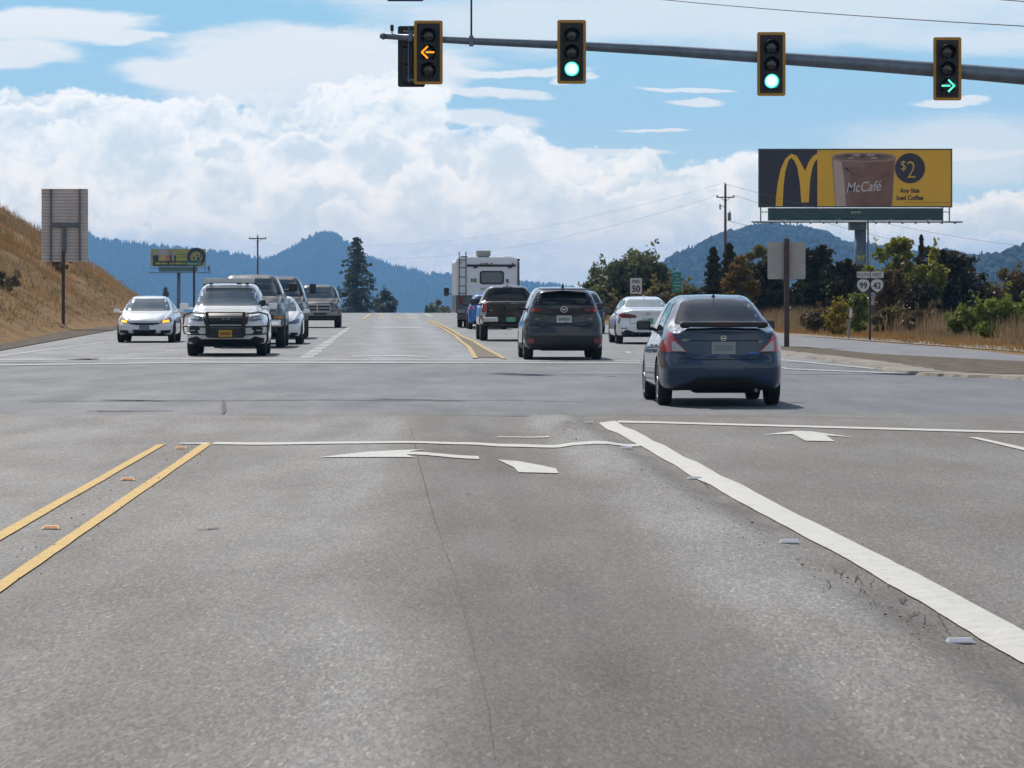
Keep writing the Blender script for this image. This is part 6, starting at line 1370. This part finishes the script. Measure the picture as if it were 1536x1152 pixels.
c.solid('spotlight',PLAS,lambda bm:(bm_lathe(bm,[(.88,.075),(.98,.085),(1.0,.08)],'y',18,(-.86,0,1.30)),bm_tube(bm,(-.86,.93,1.3),(-.80,.85,1.2),.02)))
c.mirror((1.10,.86,1.22),(.22,.14,.15),P_WH,glass=False)
for v in('left','right'): c.gap(v,[(1.12,1.1),(1.15,.8),(1.08,.35)],.01); c.gap(v,[(-.4,1.12),(-.4,.35)],.01)
c.gap('front',[(-.80,1.10),(-.62,1.065),(.62,1.065),(.80,1.10)],.012)
c.wheels(RIMD,5); c.solid('front_axle',UND,lambda bm:(bm_tube(bm,(-.7,1.52,.33),(.7,1.52,.33),.06),bm_box(bm,(0,1.9,.30),(1.3,.8,.14),.05))); c.finish()
# ---- generic front of a pickup
def pickup_front(name,label,px,py,yaw,pm,W_,H_,hood,wt,lift,wheel_r,chrome,mirror_s,mirror_m,round_grille=False,L=5.6,mz=None,glassm=GLF):
    zl=.42+lift; bedz=hood+.12
    c=Car(name,label,'pickup',px,py,True,yaw,pm,pickup_st(L,W_,1.1,H_,hood,bedz,0,wt,-1.1,.55,1.15,zl),frontp=[(zl,.08),(zl+.2,0),(hood-.35,.0),(hood,.10)],fc=.16,er=.05,rc=.04,wheels=dict(f=L/2-.95,r=-L/2+1.2,rad=wheel_r,tw=.27,track=W_-.27,arch=wheel_r+.09))
    y1=L/2; w=W_/2
    c.decal('windscreen','front',[(-w*.80,hood+.10),(w*.80,hood+.10),(wt-.01,H_-.12),(-wt+.01,H_-.12)],glassm,r=.05)
    c.both('side_window','right',[(.98,bedz+.02),(.40,H_-.2),(.05,H_-.13),(-.2,H_-.13),(-.2,bedz+.02)],GLS,r=.04); c.both('side_window','right',[(-.28,bedz+.02),(-.28,H_-.13),(-.85,H_-.14),(-.92,bedz+.02)],GLS,r=.04)
    gz0,gz1=hood-.50,hood-.22; zb_=gz0-.06
    c.decal('grille','front',rect(-w*.56,gz0,w*.56,gz1),PLAS,r=.05,off=.012)
    yg=c.ray('front',0,(gz0+gz1)/2)[0].y+.03
    def gs(bm):
        for z in (gz0,gz1): bm_box(bm,(0,yg,z),(w*1.16,.04,.045),.012)
        for x in (-w*.57,w*.57): bm_box(bm,(x,yg-.01,(gz0+gz1)/2),(.045,.04,gz1-gz0),.012)
        bm_box(bm,(0,yg,(gz0+gz1)/2),(.06 if round_grille else w*1.1,.03,gz1-gz0 if round_grille else .045),.01)
        if round_grille: bm_box(bm,(0,yg,(gz0+gz1)/2),(w*1.1,.03,.035),.01)
    c.solid('grille_surround',CHR,gs)
    c.both('headlamp','front',rect(-w*.93,gz0+.03,-w*.60,gz1),HEAD,r=.03,off=.012); c.both('turn_lamp','front',rect(-w*.95,gz0-.05,-w*.70,gz0+.02),AMBO,r=.02,off=.014)
    c.solid('front_bumper',chrome,lambda bm:(bm_box(bm,(0,y1+.04,zl+.16),(W_*.92,.2,.22),.06,seg=3),)); c.solid('bumper_intake',PLAS,lambda bm:(bm_box(bm,(0,y1+.145,zl+.16),(W_*.42,.012,.09),.004),bm_box(bm,(0,y1-.1,zl-.02),(W_*.80,.2,.20),.05)))
    c.solid('number_plate',PLG,lambda bm:bm_box(bm,(-.0+(.32 if round_grille else 0),y1+.16,zl+.17),(.3,.012,.15),.004))
    c.mirror((w+.20,.80,(mz or hood+.30)),mirror_s,mirror_m,glass=False)
    for v in('left','right'): c.gap(v,[(.95,bedz),(1.0,zl+.1)],.01); c.gap(v,[(-.25,bedz),(-.25,zl+.1)],.01)
    c.gap('front',[(-w*.7,hood-.17),(w*.7,hood-.17)],.012)
    c.wheels(RIM,6); c.solid('front_axle',UND,lambda bm:(bm_tube(bm,(-w*.75,L/2-.95,wheel_r),(w*.75,L/2-.95,wheel_r),.07),bm_box(bm,(0,L/2-1.1,zl-.02),(W_*.62,1.5,.18),.05))); c.finish(); return c
P_SIL=paint('paint_silver',(.035,.037,.042,1),.2,.35); P_DG=paint('paint_dark_green_grey',(.014,.016,.018,1),.1,.35); P_TAN=paint('paint_pewter',(.030,.032,.036,1),.2,.35)
for m_ in (P_SIL,P_DG,P_TAN): m_.node_tree.nodes['Principled BSDF'].inputs['Coat Weight'].default_value=.35
pickup_front('pickup_truck','tall dark grey pickup with big black mirrors right behind the white police SUV',372,521.5,2.2,P_SIL,2.04,2.08,1.38,.70,.12,.42,CHR,(.26,.16,.22),PLAS,mz=1.72,L=5.7)
pickup_front('pickup_truck','tall near black pickup with large towing mirrors behind the small white sedan',413,508.3,2.2,P_DG,2.04,2.12,1.36,.70,.14,.42,CHR,(.22,.15,.34),PLAS,mz=1.70,L=5.8)
pickup_front('pickup_truck','last pickup of the left queue, dark silver with a chrome cross bar grille',476,491.6,1.9,P_TAN,2.02,1.93,1.24,.68,.05,.39,mat('bumper_pewter',(.26,.26,.27,1),.3,.6),(.24,.14,.20),PLAS,True,mz=1.50,L=5.5,glassm=GLB)
# ---- white sedans, front
def sedan_front(label,px,py,yaw,W_,H_,L,kind):
    w=W_/2; y0,y1=-L/2,L/2; k=H_/1.46
    c=Car('sedan',label,'car',px,py,True,yaw,P_WH,[(y0,w*.86,.25,.92,w*.82,1.03*k,w*.68),(y0+.3,w*.97,.23,.96,w*.88,1.08*k,w*.7),(y0+.9,w,.21,.98,w*.9,1.18*k,w*.7),(y0+1.6,w,.2,.97,w*.9,1.41*k,w*.635),(y0+2.1,w,.2,.95,w*.9,1.455*k,w*.63),(y0+2.6,w,.2,.94,w*.9,1.42*k,w*.64),(y0+3.1,w,.2,.92,w*.9,1.20*k,w*.72),(y0+3.45,w,.2,.90,w*.88,1.0*k,w*.78),(y1-.55,w*.97,.2,.82,w*.84,.90*k,w*.72),(y1-.15,w*.9,.22,.70,w*.76,.79*k,w*.62),(y1,w*.82,.26,.6,w*.68,.70*k,w*.55)],
      frontp=[(.2,.14),(.36,.0),(.55,.0),(.7,.07),(.9,.15)],fc=.34,rc=.1,wheels=dict(f=y1-.93,r=y0+1.05,rad=.33,tw=.21,track=W_-.22))
    yb=y0+3.38
    c.decal('windscreen','front',[(-w*.80,1.0*k),(-w*.5,.985*k),(w*.5,.985*k),(w*.80,1.0*k),(w*.72,1.2*k),(w*.62,1.37*k),(-w*.62,1.37*k),(-w*.72,1.2*k)],GLB,r=.05)
    c.both('side_window','right',[(yb-.35,.98),(yb-.9,1.27*k),(yb-1.25,1.34*k),(yb-1.45,1.34*k),(yb-1.45,1.0)],GLS,r=.04); c.both('side_window','right',[(yb-1.53,1.0),(yb-1.53,1.34*k),(yb-1.9,1.31*k),(yb-2.35,1.08)],GLS,r=.04)
    c.both('headlamp','front',[(-w*.90,.66),(-w*.86,.78),(-w*.56,.68),(-w*.50,.61),(-w*.78,.62)],HEAD,r=.02,off=.012)
    if kind=='dart':
        for sg in (1,-1): c.decal('turn_lamp','front',[(sg*a,b) for a,b in ([(-w*.83,.635),(-w*.80,.71),(-w*.62,.68),(-w*.60,.62)] if sg>0 else [(-w*.83,.635),(-w*.80,.71),(-w*.62,.68),(-w*.60,.62)][::-1])],AMB,r=.02,off=.02)
        c.decal('grille','front',[(-w*.52,.58),(-w*.50,.625),(w*.50,.625),(w*.52,.58),(w*.3,.55),(-w*.3,.55)],PLAS,r=.02,off=.012)
        c.decal('lower_intake','front',[(-w*.42,.41),(w*.42,.41),(w*.36,.28),(-w*.36,.28)],PLAS,r=.04,off=.012); c.both('fog_recess','front',[(-w*.90,.40),(-w*.56,.39),(-w*.54,.30),(-w*.84,.30)],PLAS,r=.03,off=.012)
        c.solid('number_plate',mat('plate_blue_grey',(.16,.22,.32,1),.4),lambda bm:bm_box(bm,(0,y1+.02,.47),(.32,.012,.16),.004))
    else:
        c.decal('grille','front',rect(-w*.34,.60,w*.34,.70),PLAS,r=.03,off=.012); c.decal('lower_intake','front',rect(-w*.5,.27,w*.5,.42),PLAS,r=.04,off=.012); c.both('fog_recess','front',[(-w*.86,.36),(-w*.60,.36),(-w*.60,.28),(-w*.80,.28)],PLAS,r=.03,off=.012)
        c.solid('number_plate',PLG,lambda bm:bm_box(bm,(0,y1+.02,.50),(.32,.012,.16),.004))
    c.mirror((w+.11,yb-.50,.99*k),(.19,.12,.12),P_WH,glass=False); c.gap('front',[(-w*.66,.80),(-w*.5,.665),(w*.5,.665),(w*.66,.80)],.010)
    for v in('left','right'): c.gap(v,[(yb-.35,.95),(yb-.3,.6),(yb-.36,.3)],.008); c.gap(v,[(yb-1.49,.97),(yb-1.49,.3)],.008)
    c.wheels(RIMD if kind=='dart' else RIM,5); c.solid('front_axle',UND,lambda bm:bm_box(bm,(0,y1-.95,.26),(1.2,.9,.12),.04)); c.finish()
sedan_front('white sedan with lit amber front lamps, alone in the far left lane',216.5,513.6,1.7,1.80,1.465,4.65,'dart')
sedan_front('small white sedan half hidden between the two tall pickups in the left queue',409,516.2,2.2,1.76,1.47,4.5,'other')
